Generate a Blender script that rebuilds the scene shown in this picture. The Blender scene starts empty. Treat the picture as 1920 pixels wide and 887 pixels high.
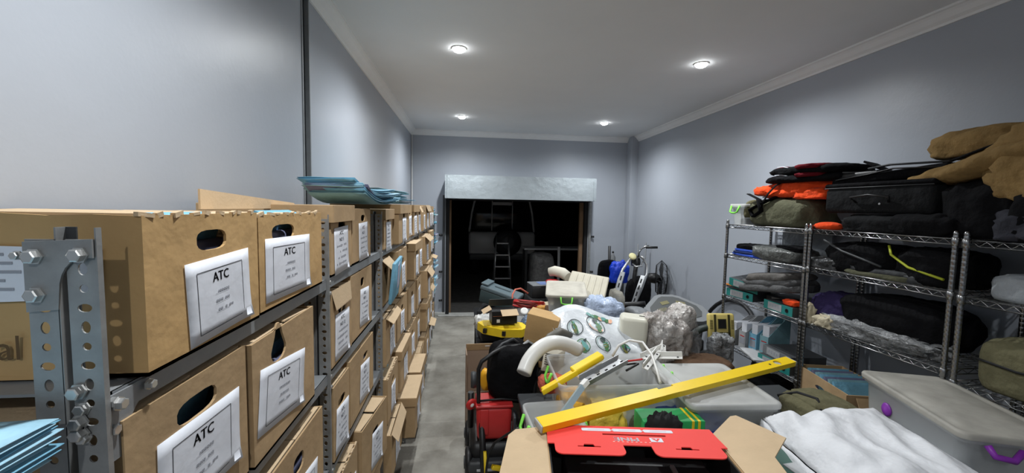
import bpy, bmesh, math, random
from mathutils import Vector, Matrix, Euler, noise
C = bpy.context.scene.collection
S = bpy.context.scene
PI = math.pi
R = math.radians

# ------------------------------------------------------------------ camera
YAW, PITCH, ROLL = .115, .0718, .0187
cd = bpy.data.cameras.new('camera'); cam = bpy.data.objects.new('camera', cd); C.objects.link(cam)
cd.sensor_width = 36; cd.lens = 36 * 752 / 1920; cd.clip_start = .02
_f = Vector((math.sin(YAW), math.cos(YAW), 0)); _r = Vector((math.cos(YAW), -math.sin(YAW), 0)); _u = Vector((0, 0, 1))
_d = _f * math.cos(PITCH) - _u * math.sin(PITCH); _v = _u * math.cos(PITCH) + _f * math.sin(PITCH)
_rr = _r * math.cos(ROLL) + _v * math.sin(ROLL); _uu = _v * math.cos(ROLL) - _r * math.sin(ROLL)
mm = Matrix((_rr, _uu, -_d)).transposed().to_4x4(); mm.translation = (0, 0, 1.9)
cam.matrix_world = mm
S.camera = cam

# ------------------------------------------------------------------ world, exposure
w = bpy.data.worlds.new('world'); S.world = w; w.use_nodes = True
w.node_tree.nodes['Background'].inputs[0].default_value = (.55, .62, .75, 1)
w.node_tree.nodes['Background'].inputs[1].default_value = .02
S.view_settings.view_transform = 'Standard'; S.view_settings.look = 'None'
S.view_settings.exposure = -.15; S.view_settings.gamma = 1; S.view_settings.use_curve_mapping = False
CEIL = 3.17
XL, XR, YB, YF = -.927, 2.966, 6.96, -2.6
# ceiling downlights: (x, y, watts)
LAMPS = [(-.07, 3.355, 130), (2.005, 3.355, 130), (-.07, 5.81, 130), (2.005, 5.81, 130), (-.07, .9, 130), (-.07, -1.55, 110)]

# ------------------------------------------------------------------ tags
def tag(o, label=None, cat=None, group=None, kind=None):
    if label: o['label'] = label
    if cat: o['category'] = cat
    if group: o['group'] = group
    if kind: o['kind'] = kind
    return o
def empty(name, loc, rz=0, label=None, cat=None, group=None, rot=None):
    o = bpy.data.objects.new(name, None); C.objects.link(o); o.empty_display_size = .05
    o.location = loc; o.rotation_euler = rot if rot else (0, 0, rz)
    return tag(o, label, cat, group)

# ------------------------------------------------------------------ materials
MATS = {}
def mat(name, col, rough=.6, metal=0, var=0, vscale=8, bump=0, bscale=60, trans=0, alpha=1, emit=0, col2=None, stretch=None, coat=0, sheen=0, ior=1.45, bump2=0, b2scale=6):
    if name in MATS: return MATS[name]
    m = bpy.data.materials.new(name); m.use_nodes = True; nt = m.node_tree; N = nt.nodes; L = nt.links
    b = N['Principled BSDF']
    b.inputs['Base Color'].default_value = (*col, 1); b.inputs['Roughness'].default_value = rough; b.inputs['Metallic'].default_value = metal
    b.inputs['IOR'].default_value = ior
    if trans: b.inputs['Transmission Weight'].default_value = trans
    if alpha < 1: b.inputs['Alpha'].default_value = alpha
    if rough >= .9: b.inputs['Specular IOR Level'].default_value = .12
    if coat: b.inputs['Coat Weight'].default_value = coat
    if sheen: b.inputs['Sheen Weight'].default_value = sheen
    if emit: b.inputs['Emission Color'].default_value = (*col, 1); b.inputs['Emission Strength'].default_value = emit
    tc = N.new('ShaderNodeTexCoord'); mp = N.new('ShaderNodeMapping'); L.new(tc.outputs['Object'], mp.inputs[0])
    if stretch: mp.inputs['Scale'].default_value = stretch
    if var or col2:
        n = N.new('ShaderNodeTexNoise'); n.inputs['Scale'].default_value = vscale; n.inputs['Detail'].default_value = 5; n.inputs['Roughness'].default_value = .6
        L.new(mp.outputs[0], n.inputs[0])
        r = N.new('ShaderNodeValToRGB'); r.color_ramp.elements[0].position = .32; r.color_ramp.elements[1].position = .7
        c2 = col2 if col2 else tuple(min(1, c * (1 + var)) for c in col); c1 = col if col2 else tuple(c * (1 - var) for c in col)
        r.color_ramp.elements[0].color = (*c1, 1); r.color_ramp.elements[1].color = (*c2, 1)
        L.new(n.outputs[0], r.inputs[0]); L.new(r.outputs[0], b.inputs['Base Color'])
    prev = None
    for amt, sc in ((bump, bscale), (bump2, b2scale)):
        if amt:
            n = N.new('ShaderNodeTexNoise'); n.inputs['Scale'].default_value = sc; n.inputs['Detail'].default_value = 4
            L.new(mp.outputs[0], n.inputs[0])
            bn = N.new('ShaderNodeBump'); bn.inputs['Strength'].default_value = amt; bn.inputs['Distance'].default_value = .6 / sc
            L.new(n.outputs[0], bn.inputs['Height'])
            if prev: L.new(prev.outputs[0], bn.inputs['Normal'])
            L.new(bn.outputs[0], b.inputs['Normal']); prev = bn
    MATS[name] = m
    return m
CARD = mat('cardboard', (.43, .29, .155), .85, var=.1, vscale=5, bump=.08, bscale=150, bump2=.1, b2scale=7)
CARDL = mat('cardboard_inner', (.58, .43, .27), .85, var=.08, vscale=5, bump=.2, bscale=120)
CARDO = mat('cardboard_golden', (.5, .315, .135), .8, var=.1, vscale=5, bump=.08, bscale=150, bump2=.12, b2scale=7)
PAPER = mat('white_paper', (.72, .74, .8), .7, var=.03, vscale=20, bump2=.06, b2scale=12)
INK = mat('ink', (.03, .03, .035), .8)
INKG = mat('faded_ink', (.32, .33, .37), .8)
BLUEF = mat('blue_folder_paper', (.17, .4, .55), .7, var=.1, vscale=10, bump2=.2, b2scale=10)
TEALF = mat('teal_folder_paper', (.22, .40, .45), .7, var=.12, vscale=10, bump2=.2, b2scale=10)
PALEF = mat('pale_blue_folder_paper', (.34, .58, .72), .65, var=.05, vscale=10, bump2=.2, b2scale=10)
NAVYP = mat('purple_grey_paper', (.16, .17, .27), .7, var=.1, vscale=12)
GALV = mat('galvanised_steel', (.30, .305, .305), .5, .45, var=.14, vscale=22, bump=.08, bscale=90)
GREYP = mat('grey_painted_steel', (.27, .285, .30), .5, .25, var=.1, vscale=14, bump=.06, bscale=90)
BOLT = mat('zinc_bolt', (.55, .55, .54), .35, .8)
CHROME = mat('chrome_wire', (.30, .30, .30), .25, 1, var=.1, vscale=30)
BLACK = mat('black_plastic', (.012, .012, .013), .45, bump=.05, bscale=200)
BLACKM = mat('matt_black', (.008, .008, .009), .8)
DGREY = mat('dark_grey_plastic', (.045, .048, .052), .5, bump=.05, bscale=200)
MGREY = mat('mid_grey_plastic', (.17, .18, .19), .5, var=.08)
LGREY = mat('light_grey_plastic', (.42, .43, .44), .5, var=.06)
WHITE = mat('white_plastic', (.78, .77, .74), .35, var=.03)
BEIGE = mat('beige_plastic', (.56, .52, .42), .45, var=.06, vscale=12)
RED = mat('red_card', (.86, .055, .045), .6, var=.02)
REDP = mat('red_plastic', (.55, .03, .03), .4, var=.06)
YELL = mat('yellow_paint', (.9, .62, .01), .4, var=.03)
YELP = mat('yellow_plastic', (.85, .6, .02), .45, var=.06)
ORNG = mat('orange_plastic', (.9, .28, .03), .5)
GREEN = mat('lime_green_plastic', (.22, .75, .08), .45)
WOOD = mat('brown_wood', (.2, .12, .065), .7, var=.2, vscale=10, stretch=(6, 6, .6), bump=.2)
BLUE = mat('blue_plastic', (.02, .06, .5), .45)
STEEL = mat('brushed_steel', (.55, .56, .57), .35, .8, var=.08, vscale=30)
TUB = mat('clear_tub_plastic', (.88, .9, .9), .3, trans=.4, var=.02, alpha=.5, bump=.05, bscale=40, ior=1.2)
TUBL = mat('frosted_lid_plastic', (.62, .62, .6), .5, trans=.25, var=.08, vscale=9, alpha=.93, ior=1.3)
WRAP = mat('clear_plastic_wrap', (.8, .8, .8), .12, trans=.6, alpha=.55, bump=.9, bscale=22, bump2=.5, b2scale=9)

# ------------------------------------------------------------------ mesh builder
def rotm(rot):
    if rot is None: return Matrix.Identity(4)
    if isinstance(rot, Matrix): return rot.to_4x4()
    return Euler(rot).to_matrix().to_4x4()
class MB:
    def __init__(s): s.v = []; s.f = []; s.m = []; s.mats = []; s.sm = []
    def mi(s, m):
        if m not in s.mats: s.mats.append(m)
        return s.mats.index(m)
    def add(s, vs, fs, m, M=None, smooth=False):
        o = len(s.v); k = s.mi(m)
        s.v += [tuple(M @ Vector(v)) for v in vs] if M is not None else [tuple(v) for v in vs]
        for f in fs: s.f.append([i + o for i in f]); s.m.append(k); s.sm.append(smooth)
        return s
    def box(s, c, sz, m, rot=None, bev=0, taper=1):
        M = Matrix.Translation(c) @ rotm(rot); x, y, z = [a / 2 for a in sz]
        if bev <= 0:
            vs = [(i * x * (taper if k < 0 else 1), j * y * (taper if k < 0 else 1), k * z) for i in (-1, 1) for j in (-1, 1) for k in (-1, 1)]
            fs = [(0, 1, 3, 2), (4, 6, 7, 5), (0, 4, 5, 1), (2, 3, 7, 6), (0, 2, 6, 4), (1, 5, 7, 3)]
            return s.add(vs, fs, m, M)
        # rounded vertical corners and chamfered top and bottom edges
        b = min(bev, x * .98, y * .98, z * .98); rings = []
        n = 4
        for zz, ins in ((-z, b), (-z + b * .35, b * .35), (-z + b, 0), (z - b, 0), (z - b * .35, b * .35), (z, b)):
            ring = []
            t = taper + (1 - taper) * (zz + z) / (2 * z)
            for cx, cy, a0 in ((1, 1, 0), (-1, 1, 90), (-1, -1, 180), (1, -1, 270)):
                for k in range(n + 1):
                    a = R(a0 + 90 * k / n); rr = b * 1.001 - ins * .9
                    ring.append((t * (cx * (x - b) + rr * math.cos(a)), t * (cy * (y - b) + rr * math.sin(a)), zz))
            rings.append(ring)
        return s.rings(rings, m, M, caps=True, smooth=True)
    def rings(s, rings, m, M=None, caps=True, smooth=True, closed=True):
        n = len(rings[0]); vs = [p for r in rings for p in r]; fs = []
        for i in range(len(rings) - 1):
            for j in range(n if closed else n - 1):
                a = i * n + j; b = i * n + (j + 1) % n
                fs.append((a, b, b + n, a + n))
        s.add(vs, fs, m, M, smooth)
        if caps:
            o = len(s.v) - len(vs); k = s.mi(m)
            s.f.append([o + j for j in reversed(range(n))]); s.m.append(k); s.sm.append(False)
            s.f.append([o + (len(rings) - 1) * n + j for j in range(n)]); s.m.append(k); s.sm.append(False)
        return s
    def tube(s, pts, r, m, seg=8, M=None, smooth=True, caps=True, flat=1):
        pts = [Vector(p) for p in pts]; n = len(pts); rs = r if isinstance(r, (list, tuple)) else [r] * n
        T = []
        for i in range(n):
            t = pts[min(i + 1, n - 1)] - pts[max(i - 1, 0)]
            T.append(t.normalized() if t.length > 1e-9 else Vector((0, 0, 1)))
        up = Vector((0, 0, 1)) if abs(T[0].z) < .9 else Vector((1, 0, 0))
        nx = T[0].cross(up).normalized(); rings = []
        for i in range(n):
            nx = (nx - T[i] * nx.dot(T[i])); nx = nx.normalized() if nx.length > 1e-6 else T[i].orthogonal().normalized()
            ny = T[i].cross(nx)
            rings.append([tuple(pts[i] + (nx * math.cos(2 * PI * k / seg) + ny * math.sin(2 * PI * k / seg) * flat) * rs[i]) for k in range(seg)])
        return s.rings(rings, m, M, caps, smooth)
    def lathe(s, prof, m, M=None, seg=20, smooth=True, caps=True):
        rings = [[(r * math.cos(2 * PI * k / seg), r * math.sin(2 * PI * k / seg), z) for k in range(seg)] for r, z in prof]
        return s.rings(rings, m, M, caps, smooth)
    def prism(s, poly, t, m, M=None, smooth=False):
        n = len(poly); vs = [(x, y, 0) for x, y in poly] + [(x, y, t) for x, y in poly]
        fs = [tuple(reversed(range(n))), tuple(range(n, 2 * n))] + [(i, (i + 1) % n, (i + 1) % n + n, i + n) for i in range(n)]
        return s.add(vs, fs, m, M, smooth)
    def quad(s, a, b, c, d, t, m):
        a, b, c, d = map(Vector, (a, b, c, d)); n = (b - a).cross(d - a).normalized() * t
        vs = [a, b, c, d, a + n, b + n, c + n, d + n]
        return s.add(vs, [(3, 2, 1, 0), (4, 5, 6, 7), (0, 1, 5, 4), (1, 2, 6, 5), (2, 3, 7, 6), (3, 0, 4, 7)], m)
    def sheet(s, fn, nu, nv, t, m, M=None, smooth=True):
        P = [[Vector(fn(i / nu, j / nv)) for j in range(nv + 1)] for i in range(nu + 1)]
        vs = []; 
        for i in range(nu + 1):
            for j in range(nv + 1): vs.append(P[i][j])
        top = len(vs)
        for i in range(nu + 1):
            for j in range(nv + 1):
                du = P[min(i + 1, nu)][j] - P[max(i - 1, 0)][j]; dv = P[i][min(j + 1, nv)] - P[i][max(j - 1, 0)]
                nn = du.cross(dv); nn = nn.normalized() if nn.length > 1e-12 else Vector((0, 0, 1))
                vs.append(P[i][j] - nn * t)
        q = nv + 1; fs = []
        for i in range(nu):
            for j in range(nv):
                a = i * q + j; fs.append((a, a + q, a + q + 1, a + 1)); fs.append((a + 1 + top, a + q + 1 + top, a + q + top, a + top))
        for i in range(nu):
            a = i * q; fs.append((a, a + top, a + q + top, a + q)); a = i * q + nv; fs.append((a, a + q, a + q + top, a + top))
        for j in range(nv):
            a = j; fs.append((a, a + 1, a + 1 + top, a + top)); a = nu * q + j; fs.append((a, a + top, a + 1 + top, a + 1))
        return s.add(vs, fs, m, M, smooth)
    def blob(s, c, sz, m, rot=None, seed=0, amp=.12, freq=2.5, nu=28, nv=16, e=.7, flat=.6, ridge=0):
        """soft lump: superellipsoid with folds, flattened underneath"""
        M = Matrix.Translation(c) @ rotm(rot); x, y, z = [a / 2 for a in sz]; rings = []
        def sp(v, p): return math.copysign(abs(v) ** p, v)
        for j in range(nv + 1):
            ph = -PI / 2 + PI * j / nv; ring = []
            for i in range(nu):
                th = 2 * PI * i / nu
                a = sp(math.cos(ph), e) * sp(math.cos(th), e); b = sp(math.cos(ph), e) * sp(math.sin(th), e); h = sp(math.sin(ph), e)
                q = Vector((a * freq + seed * 7.3, b * freq - seed * 3.1, h * freq * .6 + seed))
                d = noise.noise(q) + .5 * noise.noise(q * 2.3)
                if ridge: d += ridge * (.5 - abs(noise.noise(q * 1.7 + Vector((9, 3, 1)))) * 2)
                k = 1 + amp * d
                if h < -flat: h = -flat
                ring.append((x * a * k, y * b * k, z * h * (k if h > -flat * .8 else 1)))
            rings.append(ring)
        return s.rings(rings, m, M, caps=False, smooth=True)
    def build(s, name, parent=None, loc=None, rot=None, label=None, cat=None, group=None, kind=None):
        me = s.mesh(name)
        return link(name, me, parent, loc, rot, label, cat, group, kind)
    def mesh(s, name):
        me = bpy.data.meshes.new(name); me.from_pydata(s.v, [], s.f)
        for m in s.mats: me.materials.append(m)
        me.polygons.foreach_set('material_index', s.m); me.polygons.foreach_set('use_smooth', s.sm); me.update()
        return me
def link(name, me, parent=None, loc=None, rot=None, label=None, cat=None, group=None, kind=None):
    o = bpy.data.objects.new(name, me); C.objects.link(o)
    if parent: o.parent = parent
    if loc is not None: o.location = loc
    if rot is not None: o.rotation_euler = rot
    return tag(o, label, cat, group, kind)
def T(*a): return Matrix.Translation(a)
def RX(a): return Matrix.Rotation(a, 4, 'X')
def RY(a): return Matrix.Rotation(a, 4, 'Y')
def RZ(a): return Matrix.Rotation(a, 4, 'Z')
_tc = {}
def text(mb, s, size, m, M, bold=False, sx=1):
    """flat lettering from the built-in font, centred on M's origin, lying in its XY plane"""
    if s not in _tc:
        c = bpy.data.curves.new('t', 'FONT'); c.body = s; c.align_x = 'CENTER'; c.align_y = 'CENTER'; c.resolution_u = 2
        o = bpy.data.objects.new('t', c); C.objects.link(o); bpy.context.view_layer.update()
        me = bpy.data.meshes.new_from_object(o.evaluated_get(bpy.context.evaluated_depsgraph_get()))
        _tc[s] = ([tuple(v.co) for v in me.vertices], [tuple(p.vertices) for p in me.polygons])
        bpy.data.objects.remove(o); bpy.data.meshes.remove(me); bpy.data.curves.remove(c)
    vs, fs = _tc[s]
    for k in ((-.025, 0, .025) if bold else (0,)):
        mb.add([((x + k) * size * sx, y * size, 0) for x, y, z in vs], fs, m, M)
def rrect(w, h, r, n=4, cx=0, cy=0):
    out = []
    for sx, sy, a0 in ((1, 1, 0), (-1, 1, 90), (-1, -1, 180), (1, -1, 270)):
        for k in range(n + 1):
            a = R(a0 + 90 * k / n); out.append((cx + sx * (w / 2 - r) + r * math.cos(a), cy + sy * (h / 2 - r) + r * math.sin(a)))
    return out
def holed(mb, outer, inner, t, m, M):
    """plate with a hole: outer and inner have the same number of points, same winding"""
    n = len(outer); vs = [(x, y, 0) for x, y in outer] + [(x, y, 0) for x, y in inner] + [(x, y, t) for x, y in outer] + [(x, y, t) for x, y in inner]; fs = []
    for i in range(n):
        j = (i + 1) % n
        fs += [(i, n + i, n + j, j), (2 * n + i, 2 * n + j, 3 * n + j, 3 * n + i), (i, j, 2 * n + j, 2 * n + i), (n + i, 3 * n + i, 3 * n + j, n + j)]
    mb.add(vs, fs, m, M)
def ray_rect(inner, cx, cy, w, h):
    """points on the rectangle (centre 0,0) in the direction of each inner point from (cx,cy); snaps the nearest to corners"""
    out = []
    for x, y in inner:
        dx, dy = x - cx, y - cy; tx = ((w / 2 if dx > 0 else -w / 2) - cx) / dx if abs(dx) > 1e-9 else 1e9; ty = ((h / 2 if dy > 0 else -h / 2) - cy) / dy if abs(dy) > 1e-9 else 1e9
        t = min(tx, ty); out.append([cx + dx * t, cy + dy * t])
    for sx in (-1, 1):
        for sy in (-1, 1):
            k = min(range(len(out)), key=lambda i: (out[i][0] - sx * w / 2) ** 2 + (out[i][1] - sy * h / 2) ** 2); out[k] = [sx * w / 2, sy * h / 2]
    return out
def screw(mb, c, r, h, m, axis='y', seg=6):
    M = T(*c) @ {'y': RX(PI / 2), 'x': RY(PI / 2), 'z': Matrix.Identity(4)}[axis]
    mb.lathe([(r * 1.25, 0), (r * 1.25, h * .25), (r, h * .25), (r, h), (r * .8, h * 1.1)], m, M, seg=seg, smooth=False)

# ================================================================== the room
WALL = mat('grey_wall_paint', (.383, .41, .458), .38, var=.02, vscale=1.5, bump=.04, bscale=60, bump2=.02, b2scale=5)
CEILM = mat('ceiling_paint', (.78, .79, .80), .8, var=.02, vscale=2, bump=.05, bscale=60)
CORN = mat('cornice_paint', (.82, .82, .82), .6, var=.02)
FLOORM = mat('concrete_floor', (.22, .205, .175), .75, col2=(.42, .40, .355), vscale=2.6, bump=.25, bscale=40, bump2=.15, b2scale=5)
SEAM = mat('dark_joint', (.028, .032, .037), .6)
SILLM = mat('pale_concrete', (.42, .42, .4), .8, var=.15, vscale=14, bump=.3, bscale=40)
def struct(name, mb): return mb.build(name, kind='structure')
YD = 9.8
m = MB(); m.box(((XL + XR) / 2, (YF + YB) / 2, -.05), (XR - XL + .4, YB - YF + .3, .1), FLOORM); struct('floor', m)
m = MB(); m.box(((XL + XR) / 2, (YF + YB) / 2, CEIL + .05), (XR - XL + .4, YB - YF + .3, .1), CEILM); struct('ceiling', m)
m = MB()
m.box((XL - .1, (YF + 2.44) / 2, CEIL / 2), (.2, 2.44 - YF, CEIL), WALL)
m.box((XL - .1, (YB + 2.55) / 2, CEIL / 2), (.2, YB - 2.55, CEIL), WALL); struct('wall_left', m)
m = MB(); m.box((XL - .045, 2.495, CEIL / 2), (.05, .11, CEIL), SEAM)
m.box((XL - .02, 2.446, CEIL / 2), (.05, .012, CEIL), GREYP); m.box((XL - .02, 2.544, CEIL / 2), (.05, .012, CEIL), GREYP); struct('trim_1', m)
m = MB(); m.box((XR + .1, (YF + YB) / 2, CEIL / 2), (.2, YB - YF, CEIL), WALL); struct('wall_right', m)
m = MB(); m.box(((XL + XR) / 2, YF - .1, CEIL / 2), (XR - XL + .4, .2, CEIL), WALL); struct('wall_front', m)
DX0, DX1, DZ = -.344, 2.165, 2.05
m = MB()
m.box(((XL - .2 + DX0) / 2, YB + .12, CEIL / 2), (DX0 - XL + .2, .24, CEIL), WALL)
m.box(((XR + .2 + DX1) / 2, YB + .12, CEIL / 2), (XR + .2 - DX1, .24, CEIL), WALL)
m.box(((DX0 + DX1) / 2, YB + .12, (CEIL + DZ) / 2), (DX1 - DX0, .24, CEIL - DZ), WALL); struct('wall_back', m)
m = MB(); m.box((XR - .06, YB - .1, CEIL / 2), (.13, .2, CEIL), WALL, bev=.004); struct('trim_2', m)
# cornice: moulded profile round the room
def cornice(name, a, b, inward):
    prof = [(0, -.085), (.012, -.085), (.016, -.07), (.035, -.055), (.055, -.03), (.07, -.018), (.085, -.014), (.085, 0), (0, 0)]
    a, b, n = Vector(a), Vector(b), Vector(inward); mb = MB(); rings = []
    for p in (a, b): rings.append([tuple(p + n * u + Vector((0, 0, v))) for u, v in prof])
    mb.rings(rings, CORN, smooth=False); struct(name, mb)
cornice('trim_3', (XL, YF, CEIL), (XL, YB, CEIL), (1, 0, 0))
cornice('trim_4', (XR, YB, CEIL), (XR, YF, CEIL), (-1, 0, 0))
cornice('trim_5', (XL, YB, CEIL), (XR, YB, CEIL), (0, -1, 0))
m = MB(); m.tube([(XL + .02, YB - .03, .02), (XL + .02, YB - .03, CEIL - .09)], .009, WHITE, 6); struct('trim_6', m)
# door frame posts, sill
m = MB(); m.box((DX0 + .03, YB + .1, DZ / 2), (.06, .2, DZ), BLACKM); m.box((DX0 + .075, YB + .14, DZ / 2), (.03, .07, DZ), WOOD)
m.box((DX1 - .03, YB + .1, DZ / 2), (.06, .2, DZ), BLACKM); m.box((DX1 - .09, YB + .14, DZ / 2), (.06, .07, DZ), WOOD)
m.box(((DX0 + DX1) / 2, YB + .1, DZ - .02), (DX1 - DX0, .16, .04), BLACKM); struct('door_1', m)
m = MB(); m.box(((DX0 + DX1) / 2, YB + .02, .012), (DX1 - DX0 + .24, .2, .024), SILLM, bev=.006)
m.box(((XL + DX0) / 2, YB - .025, .035), (DX0 - XL, .05, .07), SILLM, bev=.006); struct('baseboard_back', m)
# roller shutter housing above the opening
HOUS = mat('shutter_housing_metal', (.42, .47, .5), .4, .45, var=.05, vscale=7, bump2=.15, b2scale=5)
sh = empty('roller_shutter_housing', (.91, YB, 2.03), 0, 'long grey sheet metal roller shutter housing above the dark doorway', 'shutter box')
m = MB(); m.box((0, -.215, .19), (2.5, .42, .375), HOUS); m.build('housing_cover', sh)
m = MB()
for x in (-1.21, 1.21): m.box((x, -.43, .19), (.02, .012, .36), HOUS)
m.build('folded_seam', sh)
m = MB(); m.box((0, -.2, -.006), (2.44, .1, .012), BLACKM); m.build('bottom_slot', sh)
for sx, nm in ((-1, 0), (1, 1)):
    g = MB(); g.box((sx * 1.283, -.02, -.97), (.04, .04, 2.06), DGREY if sx < 0 else GALV)
    for z in (-.62, -1.25, -1.75): g.tube([(sx * 1.31, -.03, z), (sx * 1.36, -.05, z)], .018, BLACK, 8)
    g.build('guide_rail', sh, label=('black' if sx < 0 else 'grey') + ' shutter guide rail with catches')

# downlights
LED = mat('led_lens', (.97, .99, 1), .5, emit=45)
for i, (x, y, wt) in enumerate(LAMPS):
    nm = ['left nearer', 'right nearer', 'left farther', 'right farther', 'overhead unseen front', 'overhead unseen rear'][i]
    lab = ['round ceiling downlight, nearer one on the left, brightest over the aisle', 'round ceiling downlight, nearer one on the right', 'round ceiling downlight, farther one on the left near the shutter', 'round ceiling downlight, farther one on the right near the shutter', 'round ceiling downlight above the camera over the front boxes', 'round ceiling downlight behind the camera'][i]
    t = empty('ceiling_downlight', (x, y, CEIL), 0, lab, 'light', 'ceiling downlights')
    m = MB(); m.lathe([(.05, -.001), (.062, -.001), (.062, -.004), (.056, -.008), (.05, -.004)], WHITE, seg=24); m.build('trim_ring', t)
    m = MB(); m.lathe([(.0, -.034), (.024, -.031), (.042, -.022), (.053, -.008), (.05, -.001), (0, -.001)], LED, seg=20, caps=False); m.build('lens', t)
    ld = bpy.data.lights.new('downlight', 'SPOT'); ld.energy = wt; ld.color = (.95, .985, 1); ld.spot_size = R(164); ld.spot_blend = .9; ld.shadow_soft_size = .035
    lo = bpy.data.objects.new('downlight_lamp', ld); C.objects.link(lo); lo.parent = t; lo.location = (0, 0, -.06)

# ------------------------------------------------------------------ garage beyond the opening
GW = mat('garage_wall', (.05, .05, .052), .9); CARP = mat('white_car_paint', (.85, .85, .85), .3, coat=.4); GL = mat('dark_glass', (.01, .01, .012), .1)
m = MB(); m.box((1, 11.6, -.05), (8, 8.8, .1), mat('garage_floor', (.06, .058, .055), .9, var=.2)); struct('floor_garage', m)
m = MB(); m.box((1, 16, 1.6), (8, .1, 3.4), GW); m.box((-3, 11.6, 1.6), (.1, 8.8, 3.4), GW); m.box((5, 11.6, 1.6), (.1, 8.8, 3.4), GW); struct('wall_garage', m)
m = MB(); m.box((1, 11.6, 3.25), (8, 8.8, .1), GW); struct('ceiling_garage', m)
# canopy vehicle seen from behind
v = empty('pickup_truck', (.95, 11.2, 0), 0, 'white pickup truck with a canopy and rear spare wheel in the dark garage', 'car')
m = MB(); m.box((0, .9, .95), (1.75, 3.4, .62), CARP, bev=.08); m.build('body', v)
m = MB(); m.box((0, .7, 1.66), (1.62, 2.6, .86), GL, bev=.08); m.build('canopy_glass', v)
m = MB()
fr = [(-.86, -.62, 1.25), (-.8, -.62, 1.75), (-.72, -.62, 2.1), (-.6, -.62, 2.16), (.6, -.62, 2.16), (.72, -.62, 2.1), (.8, -.62, 1.75), (.86, -.62, 1.25)]
m.tube(fr, .03, CARP, 6)
for x in (-.27, .27): m.tube([(x, -.62, 1.28), (x, -.62, 2.15)], .018, CARP, 6)
m.box((0, -.63, 2.0), (.5, .03, .08), CARP); m.build('canopy_frame', v)
m = MB(); m.lathe([(.1, -.06), (.3, -.08), (.36, -.03), (.36, .03), (.3, .08), (.1, .06)], BLACK, T(.12, -.92, 1.0) @ RX(PI / 2), 24); m.lathe([(.01, .0), (.16, .02), (.17, -.03)], MGREY, T(.12, -1.0, 1.0) @ RX(PI / 2), 20); m.build('spare_wheel', v)
for x in (-.7, .7):
    for y in (.1, 2.1):
        m = MB(); m.lathe([(.15, -.1), (.33, -.1), (.36, 0), (.33, .1), (.15, .1)], BLACK, T(x, y, .36) @ RY(PI / 2), 20); m.build('wheel', v)
m = MB(); m.box((0, -.86, .62), (1.7, .12, .16), DGREY, bev=.02); m.build('bumper', v)
v = empty('hatchback_car', (-1.25, 10.7, 0), 0, 'white car half hidden at the left of the dark garage', 'car')
m = MB(); m.box((0, 1.2, .62), (1.65, 3.6, .62), CARP, bev=.12); m.build('body', v)
m = MB(); m.box((0, 1.3, 1.18), (1.4, 2.3, .5), CARP, bev=.2); m.build('roof', v)
m = MB(); m.box((0, .17, 1.16), (1.1, .06, .3), GL, bev=.02); m.build('rear_window', v)
m = MB(); m.box((.62, -.6, .8), (.22, .05, .12), REDP, bev=.01); m.build('tail_light', v)
for x in (-.7, .7):
    m = MB(); m.lathe([(.12, -.1), (.28, -.1), (.31, 0), (.28, .1), (.12, .1)], BLACK, T(x, .3, .31) @ RY(PI / 2), 18); m.build('wheel', v)
v = empty('step_ladder', (.86, 9.2, 0), 0, 'grey metal step ladder standing behind the truck in the dark garage', 'ladder')
m = MB()
for x in (-.2, .2): m.tube([(x, 0, 0), (x * .7, .2, 1.25)], .018, STEEL, 6); m.tube([(x, .5, 0), (x * .7, .22, 1.25)], .014, STEEL, 6)
m.build('side_rail', v)
for k in range(4): m = MB(); m.box((0, .05 + .04 * k, .25 + .27 * k), (.36 - .03 * k, .09, .025), STEEL); m.build('step', v)
v = empty('garage_bench', (2.3, 8.7, 0), 0, 'bench with a pale top standing in the dark garage on the right', 'bench')
m = MB(); m.box((0, 0, 1.02), (2.1, .5, .04), LGREY, bev=.008); m.build('bench_top', v)
for x in (-1, 1):
    m = MB(); m.box((x, 0, .5), (.05, .4, 1.0), DGREY); m.build('leg', v)
m = MB(); m.blob((1.55, 8.05, .5), (.5, .45, 1.0), mat('dull_wrap', (.13, .13, .13), .3, var=.3, vscale=12, bump=.6, bscale=20), seed=3, amp=.08, e=.45, flat=.98); m.build('wrapped_bundle', label='upright bundle in dull plastic wrap standing just beyond the doorway', cat='bundle')
m = MB(); m.tube([(1.9, 8.0, 0), (1.9, 8.02, 1.12)], .03, LGREY, 10); m.lathe([(.12, 0), (.12, .03), (.03, .05)], DGREY, T(1.9, 8.0, 0), 14); m.build('grey_post', label='short grey post standing beyond the doorway beside the wrapped bundle', cat='post')

# ================================================================== left shelving
XF = -.47            # front of the uprights
PY_ = [.56, 1.415, 2.285, 3.16, 4.03, 4.9, 5.74]
SZ = [1.643, 1.31, .965, .62, .275]   # shelf tops
def slot_cells(L, pitch=.025):
    k = int(L / pitch); return [(i + .5) * pitch for i in range(k)]
def flange(mb, M, w, L, holes=True):
    """perforated strip in the XY plane, x = width, y = length"""
    if not holes: mb.box((0, 0, 0), (0, 0, 0), GALV); return
    n = 12
    for q, yc in enumerate(slot_cells(L)):
        sh_ = (.0085, .0055) if q % 3 == 1 else ((.0055, .008) if q % 3 == 0 else (.0052, .0052))
        inner = [(sh_[0] * math.cos(2 * PI * (k + .5) / n), sh_[1] * math.sin(2 * PI * (k + .5) / n)) for k in range(n)]
        outer = ray_rect(inner, 0, 0, w, .025)
        holed(mb, outer, inner, .002, GALV, M @ T(0, yc, 0))
PH = 1.865
m = MB(); V = Matrix(((1, 0, 0, 0), (0, 0, 1, 0), (0, 1, 0, 0), (0, 0, 0, 1)))   # XY plane -> XZ plane
flange(m, T(-.012, 0, 0) @ V, .036, PH); m.box((.005, .003, PH / 2), (.002, .008, PH), GALV)
flange(m, T(-.058, 0, 0) @ V, .034, PH); m.box((-.041, .009, PH / 2), (.002, .018, PH), GALV)
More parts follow.
